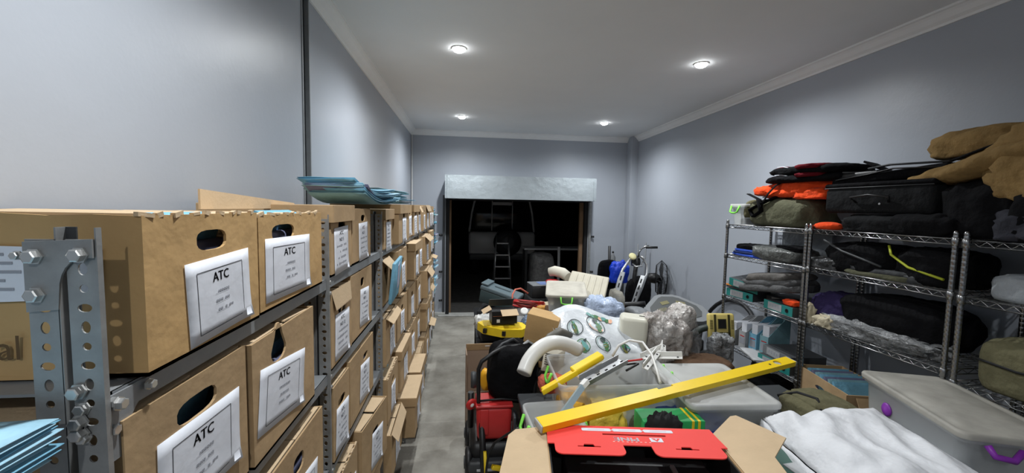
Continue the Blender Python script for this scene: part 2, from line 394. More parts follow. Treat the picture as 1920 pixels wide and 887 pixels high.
m.box((-.035, .014, PH / 2), (.014, .002, PH), DGREY)  # dark strip: shade of the recess between the flanges, put into colour
post_me = m.mesh('upright')
m = MB(); m.box((-.02, 0, PH / 2), (.04, .003, PH), GALV); m.box((-.001, .008, PH / 2), (.002, .016, PH), GALV); back_me = m.mesh('upright')
su = empty('shelving_unit', (XF, .56, 0), 0, 'long grey slotted angle steel shelving unit full of archive boxes along the left wall', 'shelf')
for i, y in enumerate(PY_):
    link('upright', post_me, su, (0.002, y - .56, 0)); link('upright', back_me, su, (-.41, y - .56, 0))
    m = MB()
    for z in SZ:
        for dz in (-.012, -.05): screw(m, (-.018, y - .56, z + dz), .0075, .008, BOLT); screw(m, (.001, y - .56 + .014, z + dz), .0075, .008, BOLT, 'x')
    m.build('bolts', su, kind='stuff')
for i in range(6):
    y0, y1 = PY_[i] - .56 + .02, PY_[i + 1] - .56 - .002
    for z in SZ:
        m = MB(); m.box((-.21, (y0 + y1) / 2, z - .002), (.42, y1 - y0, .004), GREYP); m.box((-.002, (y0 + y1) / 2, z - .017), (.003, y1 - y0, .034), GREYP)
        m.box((-.012, (y0 + y1) / 2, z - .033), (.02, y1 - y0, .002), GREYP); m.build('shelf', su)
for z in SZ[:2]:    # nearest end: gusset plates
    m = MB(); arc = [(.005, 0), (.085, 0), (.085, -.02)] + [(.085 - .045 * math.sin(R(a)) - .005, -.075 + .055 * math.cos(R(a))) for a in range(10, 95, 14)] + [(.035, -.09), (.005, -.09)]
    for (sx, ang) in ((1, 0),):
        m.prism(arc, .003, GREYP, T(.004, .0, z - .003) @ RZ(PI / 2) @ V)
    screw(m, (.008, .018, z - .016), .008, .008, BOLT, 'x'); screw(m, (.008, .07, z - .012), .007, .008, BOLT, 'x'); m.build('gusset_plate', su)
arc = [(-.082, 0), (0, .004), (0, -.02)] + [(-.012 - .03 * math.sin(R(a)), -.062 + .042 * math.cos(R(a))) for a in range(0, 95, 15)] + [(-.044, -.085), (-.082, -.088)]
m = MB(); m.prism(arc, .003, GALV, T(.006, -.002, PH - .018) @ V @ T(0, 0, -.003) @ Matrix.Diagonal((.94, 1, 1, 1)))
for x, z in ((-.058, -.018), (-.058, -.066), (-.008, -.016)): screw(m, (x, -.005, PH - .018 + z), .0085, .009, BOLT)
screw(m, (-.078, -.003, PH - .035), .005, .006, BOLT); m.build('gusset_plate', su, label='grey gusset plate bolted to the top of the nearest upright')
for z in (1.655, 1.6, 1.575, 1.615): m = MB(); screw(m, (-.02 if z != 1.575 else -.065, -.003, z), .0085, .01, BOLT); m.build('bolt', su)

# archive boxes -----------------------------------------------------
def label_mesh(kind, seed=0):
    """paper label in the YZ plane facing +X, centre origin; y grows away from the camera so text runs along +y"""
    m = MB(); rnd = random.Random(seed); w, h = (.2, .15) if kind == 'A' else (.15, .17)
    B = Matrix(((0, 0, 1, 0), (1, 0, 0, 0), (0, 1, 0, 0), (0, 0, 0, 1)))
    m.sheet(lambda u, v: (.0016 + .0003 * noise.noise(Vector((u * 3 + seed, v * 3, seed))) + (.006 * (u * (1 - v)) ** 9), (u - .5) * w, (v - .5) * h), 8, 6, .0006, PAPER)
    D = T(.0021, 0, 0) @ B
    def bar(x, y, l, t, ink=INK): m.add([(x - l / 2, y - t / 2, 0), (x + l / 2, y - t / 2, 0), (x + l / 2, y + t / 2, 0), (x - l / 2, y + t / 2, 0)], [(0, 1, 2, 3)], ink, D)
    if kind == 'A':
        for s_ in (-1, 1): bar(s_ * w * .36, -.004, .0014, h * .76); bar(0, -.004 + s_ * h * .38, w * .72, .0014)
        text(m, 'ATC', .026, INK, D @ T(-.002, .036, 0), bold=True)
        for k in range(3):
            x = -.022
            for c in range(8):
                l = rnd.uniform(.002, .007)
                if rnd.random() < .85: bar(x + l / 2, .008 - k * .018, l, .004, INKG)
                x += l + .0015
            bar(0, .004 - k * .018, .045, .0008, INKG)
    elif kind == 'B':
        text(m, 'ATC', .02, INK, D @ T(0, .062, 0), bold=True)
        text(m, ['NO 3', 'NO 7', 'NO 12', 'NO 5'][seed % 4], .019, INKG, D @ T(0, .038, 0), bold=True)
        for k in range(4):
            x = -.055 + rnd.uniform(0, .02)
            while x < .05:
                l = rnd.uniform(.004, .012)
                if rnd.random() < .85: bar(x + l / 2, .016 - k * .022, l, rnd.uniform(.004, .009), INKG)
                x += l + .003
    else:
        text(m, 'ATC', .016, INK, D @ T(0, .06, 0))
        for k in range(3):
            x = -.05
            while x < .04:
                l = rnd.uniform(.004, .012)
                if rnd.random() < .7: bar(x + l / 2, .03 - k * .03, l, .003, INKG)
                x += l + .004
    return m.mesh('paper_label')
LAB = {('A', 0): label_mesh('A', 1), ('A', 1): label_mesh('A', 2)}
for k in range(4): LAB[('B', k)] = label_mesh('B', k + 3); LAB[('C', k)] = label_mesh('C', k + 9)
ORD = ['first', 'second', 'third', 'fourth', 'fifth', 'sixth', 'seventh', 'eighth', 'ninth', 'tenth', 'eleventh', 'twelfth', 'thirteenth', 'fourteenth', 'fifteenth', 'sixteenth']
ROWN = ['top left shelf', 'second left shelf', 'middle left shelf', 'fourth left shelf', 'bottom left shelf']
boxcount = {}
def archive_box(y0, y1, row, xf=-.46, h=.25, top='open', lab='B', lw=1, lpos=(0, -.04), lrot=0, tilt=0, yaw=0, hole=(0, .055), hs=(.085, .034), depth=.42, golden=False, holekind='oval', desc=None, inner=False, z=None, roll=0):
    for p_ in PY_:
        if y0 < p_ + .024 and y1 > p_ - .014:
            if (y0 + y1) / 2 > p_: y0 = p_ + (.036 if top == 'lid' else .024)
            else: y1 = p_ - .014
    if row: h = min(h, .28 if top == 'lid' else .288)
    w = y1 - y0; row_z = (SZ[row] if z is None else z) + .003; boxcount[row] = boxcount.get(row, 0) + 1; nth = boxcount[row]
    cm = CARDO if golden else CARD; rnd = random.Random(int(y0 * 1000) + row * 77)
    feat = desc or {'open': 'open topped', 'lid': 'lidded', 'flap': 'front flap folded out', 'raised': 'ragged edged'}[top]
    t = empty('archive_box', (xf, (y0 + y1) / 2, row_z + .001), 0, f'archive box, {feat}, {ORD[nth - 1]} along the {ROWN[row]}', 'box', 'archive boxes on the left shelving', rot=(roll, tilt, yaw))
    B = Matrix(((0, 0, 1, 0), (1, 0, 0, 0), (0, 1, 0, 0), (0, 0, 0, 1)))
    m = MB(); th = .005
    hx, hz = hole; hz = h / 2 + hz if False else hz
    n = 16
    if holekind == 'key':
        inner_p = [(hx + .04 * math.cos(a) * (1 if math.sin(a) < .5 else .62), hz + (.026 * math.sin(a) if math.sin(a) < .5 else .07 * math.sin(a))) for a in [2 * PI * (k + .5) / n for k in range(n)]]
    else:
        inner_p = [(hx + hs[0] / 2 * math.copysign(abs(math.cos(a)) ** .6, math.cos(a)), hz + hs[1] / 2 * math.copysign(abs(math.sin(a)) ** .7, math.sin(a))) for a in [2 * PI * (k + .5) / n for k in range(n)]]
    outer = ray_rect(inner_p, hx, hz, w, h)
    holed(m, outer, inner_p, th, cm, T(-th, 0, h / 2) @ B)
    def side(a, b, nn=8):   # side wall with slightly uneven top edge and bulge
        a, b = Vector(a), Vector(b)
        d = (b - a).normalized(); nrm = Vector((d.y, -d.x, 0))
        m.sheet(lambda u, v: a.lerp(b, u) + nrm * .006 * math.sin(PI * u) * math.sin(PI * v) * noise.noise(Vector((u * 2, v * 2, y0 * 9))) * 2 + Vector((0, 0, v * (h + .004 * noise.noise(Vector((u * 9, 3, y0 * 5)))))), nn, 4, th, cm, smooth=False)
    side((-depth, w / 2, 0), (-depth, -w / 2, 0), 3); side((-depth, -w / 2, 0), (-th, -w / 2, 0)); side((-th, w / 2, 0), (-depth, w / 2, 0))
    m.box((-depth / 2, 0, .003), (depth, w, .006), cm)
    if golden or top == 'raised':   # torn liner on the front top edge
        for k in range(9):
            yy = -w / 2 + w * (k + rnd.random() * .6) / 9; m.box((-.003, yy, h + .001), (.007, w * rnd.uniform(.03, .09), rnd.uniform(.004, .009)), CARDL, (rnd.uniform(-.3, .3), 0, rnd.uniform(-.2, .2)))
    m.build('body', t)
    if top == 'lid':
        m = MB(); L = .058; m.box((-depth / 2 + .004, 0, h + .008), (depth + .016, w + .014, .005), CARDL)
        m.box((.01, 0, h - L / 2 + .008), (.005, w + .014, L), CARD)
        for s_ in (-1, 1): m.box((-depth / 2 + .004, s_ * (w / 2 + .008), h - L / 2 + .008), (depth + .014, .005, L), CARD)
        m.build('lid', t)
    else:
        m = MB()
        for s_ in (-1, 1):
            a0 = rnd.uniform(-.06, .05); m.box((-depth / 2, s_ * w * .245, h - .004 + .02 * abs(a0)), (depth - .02, w * .47, .004), CARDL, (a0, 0, 0))
        m.build('top_flap', t)
        if top == 'flap':
            m = MB(); fl = rnd.uniform(.05, .09); ang = rnd.uniform(.3, 1.25) if y0 > 2.2 else 1.42
            m.add([(0, -w / 2 + .01, h), (0, w / 2 - .01, h), (fl * math.cos(ang), w / 2 - .03, h - fl * math.sin(ang)), (fl * math.cos(ang), -w / 2 + .03, h - fl * math.sin(ang)),
                   (0, -w / 2 + .01, h + .004), (0, w / 2 - .01, h + .004), (fl * math.cos(ang), w / 2 - .03, h + .004 - fl * math.sin(ang)), (fl * math.cos(ang), -w / 2 + .03, h + .004 - fl * math.sin(ang))],
                  [(0, 1, 2, 3), (7, 6, 5, 4), (0, 4, 5, 1), (1, 5, 6, 2), (2, 6, 7, 3), (3, 7, 4, 0)], CARDL)
            m.build('front_flap', t)
    if y0 < 1.8 and row < 4:
        b = MB(); b.box((-.12, 0, .085), (.2, w - .06, .17), NAVYP, bev=.01); b.box((-.05, .02, .19), (.03, w * .5, .06), BLUEF, (0, .3, 0)); 
        b.box((-.10, 0, .19), (.10, w - .1, .05), BLACKM); o = b.build('file_bundle', None, (xf - .01, (y0 + y1) / 2, row_z + .012), (roll, tilt, yaw), f'dark blue files seen through and darkening the hand hole, box {ORD[nth - 1]}, {ROWN[row]}', 'file', 'files inside the near archive boxes')  # files and black block added so the hand hole looks dark inside
    if lab:
        k = int(abs(y0) * 31 + row * 7); me = LAB[(lab, k % (2 if lab == 'A' else 4))]
        o = link('paper_label', me, t, (.0005, lpos[0], h / 2 + lpos[1]), (lrot, 0, 0)); o.scale = (1, lw, lw if lw < 1 else 1)
    return t
# bay 1 (nearest)
b1 = archive_box(.618, .93, 0, -.452, .232, 'raised', 'A', .95, (.022, -.032), .05, golden=True, hole=(0, .07), hs=(.085, .036), desc='golden brown with torn rim and framed label', depth=.46)
m = MB(); MS = T(-.13, -.159, .155) @ RX(PI / 2); m.add([(x, y, 0) for x, y in ((-.10, -.045), (.075, -.04), (.08, .03), (-.10, .035))], [(0, 1, 2, 3)], PAPER, MS)
for k in range(5): m.add([(-.09, .02 - .012 * k, .0006), (-.09 + .05 + .01 * (k % 3), .02 - .012 * k, .0006), (-.09 + .05 + .01 * (k % 3), .024 - .012 * k, .0006), (-.09, .024 - .012 * k, .0006)], [(0, 1, 2, 3)], INKG, MS)
m.build('shipping_label', b1)
m = MB(); text(m, 'ooal', .05, mat('brown_print', (.12, .07, .03), .85), T(-.2, -.1585, .045) @ RX(PI / 2)); m.build('side_print', b1)
archive_box(.945, 1.335, 0, -.457, .226, 'raised', 'A', 1.3, (-.04, -.02), -.02, golden=True, hole=(-.07, .068), hs=(.125, .04), desc='golden brown with a wide framed label')
archive_box(.565, .89, 1, -.4625, .285, 'open', 'A', 1.1, (.01, -.005), -.03, hole=(.0, .09), hs=(.105, .04), desc='plain with large framed label by the upright')
archive_box(.9, 1.25, 1, -.455, .28, 'open', 'A', 1.25, (-.03, -.02), -.14, roll=.0, hole=(-.05, .085), holekind='key', desc='keyhole shaped hand slot and tilted label')
archive_box(.56, .915, 2, -.472, .28, 'open', 'A', 1, (0, -.02), hole=(0, .08), desc='dim and plain')
archive_box(.93, 1.3, 2, -.45, .30, 'open', 'A', .95, (.03, -.05), -.12, roll=.0, hole=(0, .075), hs=(.07, .05), desc='slanting framed label and finger hole')
archive_box(.58, .95, 3, -.46, .28, 'open', 'A', 1); archive_box(.97, 1.36, 3, -.46, .28, 'flap', 'A', 1)
# bay 2
archive_box(1.345, 1.70, 0, -.465, .24, 'lid', 'B', 1.12, (-.01, -.035), .03, desc='lidded with a curled handwritten label')
archive_box(1.73, 2.05, 0, -.47, .235, 'open', 'B', 1.05, (.02, -.03), .02, hole=(.02, .075), hs=(.07, .03), desc='stepped side and grey printed label')
archive_box(1.345, 1.69, 1, -.465, .275, 'flap', 'B', 1.15, (0, -.04), -.05, desc='front flap hanging over its hand hole')
archive_box(1.71, 2.07, 1, -.47, .30, 'open', 'B', 1.05, (.03, -.03), -.08, hole=(0, .09), hs=(.06, .04), desc='tall with a narrow hand hole')
archive_box(1.345, 1.63, 2, -.46, .28, 'open', 'B', 1, (0, -.045), -.1, desc='plain with a tilted label')
archive_box(1.66, 2.07, 2, -.465, .31, 'open', 'B', 1.1, (.03, -.03), -.12, hole=(.05, .08), hs=(.08, .03), desc='tall and full with a crumpled label')
archive_box(1.345, 1.7, 3, -.45, .27, 'raised', 'B', 1, (0.02, -.05), -.1, desc='lid missing, blue files showing above'); archive_box(1.74, 2.08, 3, -.42, .3, 'open', 'B', 1, (.02, -.03), -.1, yaw=-.12, desc='turned slightly into the aisle')
archive_box(1.4, 1.75, 4, -.45, .28, 'open', 'B', 1); archive_box(1.78, 2.15, 4, -.45, .28, 'lid', 'B', 1)
# bays 3 to 6: (y0, y1, front x, height, top, label kind)
FAR = {
 0: [(2.30, 2.60, -.46, .22, 'lid', 'B'), (2.66, 3.08, -.43, .25, 'lid', 'C'), (3.19, 3.42, -.45, .26, 'open', 'C'), (3.45, 3.78, -.44, .25, 'lid', 'B'), (3.80, 4.0, -.44, .25, 'flap', 'C'), (4.06, 4.4, -.43, .25, 'open', 'B'), (4.43, 4.85, -.43, .26, 'flap', 'C'), (4.93, 5.28, -.44, .25, 'open', 'B'), (5.32, 5.68, -.45, .25, 'open', 'C')],
 1: [(2.30, 2.56, -.47, .27, 'flap', None), (2.62, 3.02, -.43, .29, 'raised', 'B'), (3.10, 3.55, -.40, .29, 'lid', 'C'), (3.62, 3.98, -.42, .27, 'open', 'B'), (4.06, 4.5, -.40, .28, 'flap', 'B'), (4.53, 4.88, -.44, .26, 'open', 'C'), (4.95, 5.3, -.43, .27, 'lid', 'B'), (5.33, 5.7, -.45, .26, 'open', 'B')],
 2: [(2.30, 2.68, -.45, .28, 'flap', 'B'), (2.72, 3.12, -.45, .27, 'open', 'B'), (3.18, 3.58, -.44, .27, 'open', 'C'), (3.62, 4.0, -.43, .27, 'open', 'B'), (4.06, 4.45, -.38, .28, 'flap', 'C'), (4.5, 4.86, -.42, .28, 'lid', 'B'), (4.95, 5.3, -.43, .27, 'open', 'C'), (5.33, 5.7, -.45, .26, 'flap', 'B')],
 3: [(2.30, 2.68, -.44, .27, 'raised', 'B'), (2.72, 3.12, -.43, .29, 'lid', 'B'), (3.2, 3.62, -.44, .28, 'raised', 'C'), (3.65, 4.0, -.44, .28, 'open', 'B'), (4.08, 4.5, -.39, .28, 'lid', 'C'), (4.53, 4.88, -.40, .28, 'open', 'C'), (4.95, 5.3, -.43, .27, 'flap', 'B'), (5.34, 5.7, -.44, .27, 'open', 'C')],
 4: [(2.30, 2.72, -.42, .28, 'flap', 'B'), (2.76, 3.14, -.34, .29, 'lid', 'C'), (3.2, 3.6, -.36, .28, 'lid', 'C'), (3.64, 4.0, -.40, .28, 'open', 'B'), (4.08, 4.5, -.40, .28, 'open', 'C'), (4.53, 4.88, -.41, .28, 'flap', 'B'), (4.95, 5.3, -.43, .27, 'open', 'C'), (5.34, 5.7, -.44, .27, 'open', 'B')]}
for row, L in FAR.items():
    for (a, b, xf, h, top, lb) in L:
        rn = random.Random(int(a * 100) + row)
        archive_box(a, b, row, xf, h, top, lb, rn.uniform(.92, 1.08), (rn.uniform(-.01, .03), -.04), rn.uniform(-.08, .06), yaw=rn.uniform(-.03, .02), hole=(0, .065), hs=(.075, .04))

fb = MB(); fb.add([(0, .0, 0), (0, .55, -.0), (.0, .55, .02), (0, .0, .05), (.005, .0, 0), (.005, .55, 0), (.005, .55, .02), (.005, 0, .05)], [(0, 1, 2, 3), (7, 6, 5, 4), (0, 4, 5, 1), (1, 5, 6, 2), (2, 6, 7, 3), (3, 7, 4, 0)], CARDL)
fb.build('loose_box_lid', None, (-.66, 1.08, 1.882), (0, 0, -.0), 'loose pale cardboard flap standing on the top row behind the second box', 'cardboard')
# blue files ---------------------------------------------------------
def file_stack(name, loc, rz, n, sz, mats, lab, cat, group=None, curl=0, seed=0, spread=.02, t=.007, jit=.12):
    """a heap of flat card folders, every folder its own thing"""
    rnd = random.Random(seed); z = 0; out = []
    for k in range(n):
        m = MB(); th = t * rnd.uniform(.7, 1.4); cm = mats[k % len(mats)]; sd = seed + k * 3; c_ = curl * rnd.uniform(.6, 1.3)
        for q, zz in ((0, 0), (1, th * .8)):
            m.sheet(lambda u, v: ((u - .5) * sz[0] + q * .004, (v - .5) * sz[1], zz + c_ * (abs(u - .5) * 2) ** 2 * (1 if u < .5 else .35) + .004 * noise.noise(Vector((u * 2 + sd, v * 2, q)))), 10, 5, .0012, cm)
        m.sheet(lambda u, v: ((u - .5) * sz[0] * .95, (v - .5) * sz[1] * .95, th * .4 + c_ * (abs(u - .5) * 2) ** 2 * (1 if u < .5 else .35)), 8, 2, th * .35, PAPER if k % 2 else cm)
        place = 'topmost' if k == n - 1 else ('lowest' if k == 0 else f'{ORD[k]} up')
        o = m.build(name, None, (loc[0] + rnd.uniform(-spread, spread), loc[1] + rnd.uniform(-spread, spread), loc[2] + z), (0, 0, rz + rnd.uniform(-jit, jit)),
                    f'{lab}, {place} of its heap', cat, group)
        z += th + .001; out.append(o)
    return out
file_stack('blue_folder', (-.615, .345, 1.592), 1.62, 6, (.34, .27), [PALEF, BLUEF, PALEF], 'bright blue card folder in the lower left corner', 'folder', 'blue folders lower left', seed=4, spread=.006, jit=.03)

# ================================================================== soft goods helpers
def cloth(name, col, rough=.92, var=.12, sheen=0, **k): return mat(name, col, rough, var=var, vscale=k.pop('vscale', 14), bump=.35, bscale=k.pop('bscale', 260), sheen=sheen, bump2=k.pop('bump2', .45), b2scale=k.pop('b2scale', 12), **k)
BLKC = cloth('black_cloth', (.0055, .0055, .0065)); NAVC = cloth('navy_cloth', (.02, .03, .09)); BLUC = cloth('blue_cloth', (.03, .07, .36)); GRYC = cloth('grey_cloth', (.06, .062, .065)); CASC = cloth('charcoal_cloth', (.012, .0125, .0135))
TANC = cloth('tan_cloth', (.235, .15, .06), var=.12); OLVC = cloth('olive_cloth', (.1, .1, .065)); ORGC = cloth('orange_cloth', (.75, .07, .015), sheen=.05); KHAC = cloth('khaki_canvas', (.14, .13, .075))
PURC = cloth('dark_purple_cloth', (.025, .018, .06)); CREC = cloth('cream_cotton', (.5, .44, .32)); REDC = cloth('dark_red_cloth', (.11, .006, .012)); BRNC = cloth('brown_cloth', (.11, .065, .04))
LGRC = cloth('pale_grey_cloth', (.27, .29, .31)); TEALB = mat('teal_binder', (.02, .22, .2), .5); SPIN = mat('binder_spine_label', (.35, .36, .37), .7)
HIVIS = mat('yellow_green_piping', (.45, .5, .03), .5)
def soft(name, loc, sz, m, label, cat, seed=0, rot=None, amp=.14, freq=2.2, e=.6, group=None, flat=.72, ridge=.5, nu=44, nv=22, extra=None):
    """a lump of cloth or a soft bag; loc is the centre of its base"""
    base = sz[2] / 2 * flat
    if extra is None:
        b = MB(); b.blob((0, 0, base), sz, m, None, seed, amp, freq, nu, nv, e, flat, ridge); return b.build(name, None, loc, rot, label, cat, group)
    t = empty(name, loc, 0, label, cat, group, rot=rot)
    b = MB(); b.blob((0, 0, base), sz, m, None, seed, amp, freq, nu, nv, e, flat, ridge); b.build('fabric_body', t)
    for nm, mb in extra: mb.build(nm, t)
    return t
def folded(name, loc, sz, mats, label, cat, rot=None, seed=0, layers=4, group=None, sag=.01):
    """folded garment: rounded cloth layers with a front fold"""
    t = empty(name, loc, 0, label, cat, group, rot=rot); h = sz[2] / layers
    for k in range(layers):
        b = MB(); b.blob((0, 0, h * (k + .5)), (sz[0] * (1 - .04 * k), sz[1] * (1 - .05 * ((k * 7 + seed) % 3)), h * 1.5), mats[k % len(mats)], None, seed + k, .1, 2, 36, 10, .38, .9, .35)
        b.build('fold', t)
    return t
# ================================================================== wire racks on the right
RX0 = 2.45; RD = .45
def wire_rack(y0, y1, levels, label):
    L = y1 - y0; t = empty('wire_rack', (RX0, y0, 0), 0, label, 'rack')
    prof = [(.0125, 0)]
    z = .05
    while z < 1.8: prof += [(.0128, z), (.0122, z + .002), (.0122, z + .005), (.0128, z + .007)]; z += .025
    prof += [(.0125, 1.815), (.009, 1.825)]
    pm = MB().lathe(prof, CHROME, seg=10).mesh('post')
    for x in (0, RD):
        for y in (.0, L): link('post', pm, t, (x, y, 0))
    fm = MB(); a, b = .0, L
    for dz in (0, -.028):
        fm.tube([(0, a, dz), (0, b, dz)], .0035, CHROME, 6); fm.tube([(RD, a, dz), (RD, b, dz)], .0035, CHROME, 6)
        for y in (a, b): fm.tube([(0, y, dz), (RD, y, dz)], .0035, CHROME, 6)
    for x in (0, RD):
        n = int(L / .03); fm.tube([(x, a + .02 + (L - .04) * k / n, -.002 if k % 2 else -.026) for k in range(n + 1)], .0022, CHROME, 4)
    for y in (a, b): fm.tube([(RD * k / 12, y, -.002 if k % 2 else -.026) for k in range(13)], .0022, CHROME, 4)
    for x in (0, RD):
        for y in (a, b): fm.lathe([(.0145, -.036), (.0175, -.034), (.0165, .006), (.0145, .008)], CHROME, T(x, y, 0), 10)
    fme = fm.mesh('shelf_frame')
    wm = MB()
    for k in range(int(L / .03)): wm.tube([(0, .02 + k * .03, .002), (RD, .02 + k * .03, .002)], .0018, CHROME, 4)
    for x in (.11, .225, .34): wm.tube([(x, 0, -.003), (x, L, -.003)], .003, CHROME, 4)
    wme = wm.mesh('shelf_wires')
    for z in levels:
        link('shelf_frame', fme, t, (0, 0, z)); link('shelf_wires', wme, t, (0, 0, z), kind='stuff')
    return t
W1 = [1.78, 1.5, 1.11, .66, .2]
wire_rack(2.635, 3.52, W1, 'chrome wire rack farthest along the right wall')
wire_rack(1.745, 2.60, [1.785, 1.51, 1.11, .52, .2], 'chrome wire rack, middle one of three on the right')
wire_rack(.82, 1.70, [1.78, 1.50, 1.07, .62, .2], 'chrome wire rack nearest the camera on the right')

# ---- storage tubs
def tub(name, loc, w, l, h, label, rz=0, lid=True, handle=GREEN, group=None, rot=None, tubm=None, lidm=None, taper=.88, side='y', clip=True, hcol=None, cat='storage box', fill=None):
    """translucent tub, base centre at loc; w along x, l along y"""
    tm = tubm or TUB; lm = lidm or TUBL; t = empty(name, loc, rz, label, cat, group, rot=rot); n = 5; r = .035
    def ring(k, z, dr=0): return [(x, y, z) for x, y in rrect(w * k + dr, l * k + dr, r, n)]
    m = MB(); m.rings([ring(taper, 0), ring(taper, .004), ring((taper + 1) / 2, h * .5), ring(.985, h - .03), ring(.99, h - .03, .02), ring(.995, h, .022), ring(.995, h, .004), ring(.975, h - .03), ring((taper + 1) / 2 - .012, h * .5), ring(taper - .015, .006)], tm, caps=False)
    m.add(ring(taper, .002), [list(range(4 * (n + 1)))], tm); m.build('tub_body', t)
    if lid:
        m = MB(); m.rings([ring(1, h - .012, .034), ring(1, h + .004, .036), ring(1, h + .012, .03), ring(1, h + .012, .0), ring(.9, h + .006), ring(.86, h + .012), ring(.3, h + .014)], lm, caps=False)
        m.add(ring(.3, h + .014), [list(range(4 * (n + 1)))], lm); m.build('lid', t)
    if clip:
        for s_ in (-1, 1):
            m = MB()
            if side == 'y':
                y = s_ * (l / 2 + .02); m.tube([(-.055, y, h - .005), (-.05, y + s_ * .018, h - .06), (-.02, y + s_ * .02, h - .07), (.02, y + s_ * .02, h - .07), (.05, y + s_ * .018, h - .06), (.055, y, h - .005)], .008, handle, 6)
            else:
                x = s_ * (w / 2 + .02); m.tube([(x, -.055, h - .005), (x + s_ * .018, -.05, h - .06), (x + s_ * .02, -.02, h - .07), (x + s_ * .02, .02, h - .07), (x + s_ * .018, .05, h - .06), (x, .055, h - .005)], .008, handle, 6)
            m.build('clip_handle', t, label='coloured clip handle')
    return t
def lever_file(loc, rot, label, col=None, group=None):
    """lever arch file lying or standing: spine faces -x, base centre origin"""
    t = empty('lever_arch_file', loc, 0, label, 'file', group, rot=rot); c = col or TEALB
    m = MB(); m.box((0, 0, .035), (.28, .31, .07), DGREY); m.build('cover', t)
    m = MB(); m.box((-.142, 0, .035), (.004, .31, .07), c); m.build('spine', t)
    m = MB(); m.box((-.145, .03, .035), (.002, .15, .055), SPIN); m.lathe([(.0, 0), (.012, 0), (.016, .002), (.016, 0)], BLACKM, T(-.145, -.1, .035) @ RY(-PI / 2), 14)
    for k in range(4): m.box((-.1465, -.01 + .03 * k, .04), (.001, .014, .02), INKG)
    m.build('spine_label', t)
    return t
# ---- top of farthest rack
m = tub('small_clear_tub', (2.60, 3.44, 1.785), .24, .17, .175, 'small clear tub with green clip handles on the far wire rack', handle=GREEN, side='x')
soft('grey_sock', (2.57, 3.42, 1.79), (.1, .1, .06), GRYC, 'dark grey cloth inside the small clear tub', 'cloth', 3)
def strap(pts, w_, mt, t=.004, seg=6): return MB().tube(pts, w_, mt, seg, flat=.25)
soft('duffle_bag', (2.66, 3.03, 1.79), (.36, .66, .27), OLVC, 'olive green duffle bag with a black strap on the far rack', 'bag', 5, amp=.1, e=.55, extra=[
    ('shoulder_strap', strap([(2.5 - 2.66, .30, .27), (-.20, .12, .22), (-.22, .06, .12), (-.21, .16, .07), (-.2, .22, .13), (-.19, .05, .2), (-.12, -.06, .26)], .022, BLKC)),
    ('end_panel', MB().blob((-.05, .33, .12), (.24, .05, .2), KHAC, seed=3, amp=.05)), ('zip', MB().tube([(-.02, .3, .245), (-.04, .1, .265), (-.02, -.1, .262), (0, -.3, .24)], .006, BLACK, 5))])
soft('orange_jacket', (2.68, 2.93, 2.015), (.36, .68, .17), ORGC, 'bright orange jacket lying on the olive duffle bag', 'jacket', 8, (0, .05, .05), amp=.15, freq=2, e=.7, extra=[
    ('strap', strap([(-.1, .05, .16), (-.2, .08, .09), (-.22, .13, .02), (-.2, .2, -.06)], .02, BLKC)), ('hood', MB().blob((-.12, .24, .05), (.16, .2, .1), ORGC, seed=12, amp=.2, ridge=.6))])
def jacket(loc, rot, label, sd, stripe):
    t = empty('padded_jacket', loc, 0, label, 'jacket', rot=rot)
    m = MB(); m.blob((0, 0, .035), (.4, .72, .075), BLKC, seed=sd, amp=.1, freq=2.4, nu=56, nv=14, e=.6, flat=.8, ridge=.4); m.build('body', t)
    m = MB(); m.blob((-.02, .20, .045), (.30, .2, .062), REDC, seed=sd + 4, amp=.12, nu=36, nv=12); m.blob((-.08, -.12, .052), (.3, .26, .05), REDC, seed=sd + 6, amp=.12, nu=36, nv=12); m.build('red_panel', t, label='dark red panel')
    m = MB()
    for k, (ya, yb) in enumerate(((.06, .2), (-.2, -.02))[:stripe]): m.tube([(-.19, ya, .055 + .01 * k), (-.18, (ya + yb) / 2, .068), (-.17, yb, .07)], .006, PAPER, 5, flat=.5)
    m.build('reflective_stripe', t, label='pale reflective stripe')
soft('orange_jacket_fold', (2.60, 2.72, 2.005), (.2, .3, .1), ORGC, 'orange cloth fold tucked below the two padded jackets', 'cloth', 9, amp=.2)
jacket((2.67, 2.83, 2.13), (0, 0, .05), 'black and red padded jacket, lower of two folded on the orange jacket', 21, 1)
jacket((2.66, 2.80, 2.19), (.02, 0, -.06), 'black and red padded jacket, upper of two folded on the orange jacket', 33, 2)
soft('orange_hat', (2.515, 2.53, 1.79), (.12, .19, .06), ORGC, 'flat bright orange cap at the rack edge beside the posts', 'cap', 5, amp=.06, ridge=.1, e=.9)
# ---- equipment case and bags, middle rack top
soft('black_garment', (2.60, 2.15, 1.79), (.28, .6, .125), CASC, 'dark grey rumpled garment on the middle rack under the black case', 'clothing', 41, amp=.16)
soft('black_garment', (2.57, 1.93, 1.79), (.28, .34, .135), BLKC, 'black rumpled garment on the middle rack next to the post', 'clothing', 42, amp=.16)
t = empty('equipment_case', (2.66, 2.22, 1.905), 0, 'black soft sided equipment case with lid seam on middle rack', 'case')
m = MB(); m.box((0, 0, .085), (.34, .66, .17), CASC, bev=.025); m.build('case_body', t)
m = MB(); m.box((0, 0, .182), (.35, .67, .03), BLKC, bev=.013); m.build('lid', t)
m = MB(); m.tube([(-.172, .1, .07), (-.195, .12, .1), (-.2, .0, .115), (-.195, -.12, .1), (-.172, -.1, .07)], .007, BLACK, 6); m.build('handle', t)
m = MB(); m.tube([(-.173, .33, .165), (-.173, -.33, .165)], .0035, DGREY, 5); m.lathe([(0, 0), (.008, .001), (.006, .004)], STEEL, T(-.171, -.05, .06) @ RY(-PI / 2), 8); m.build('zip', t)
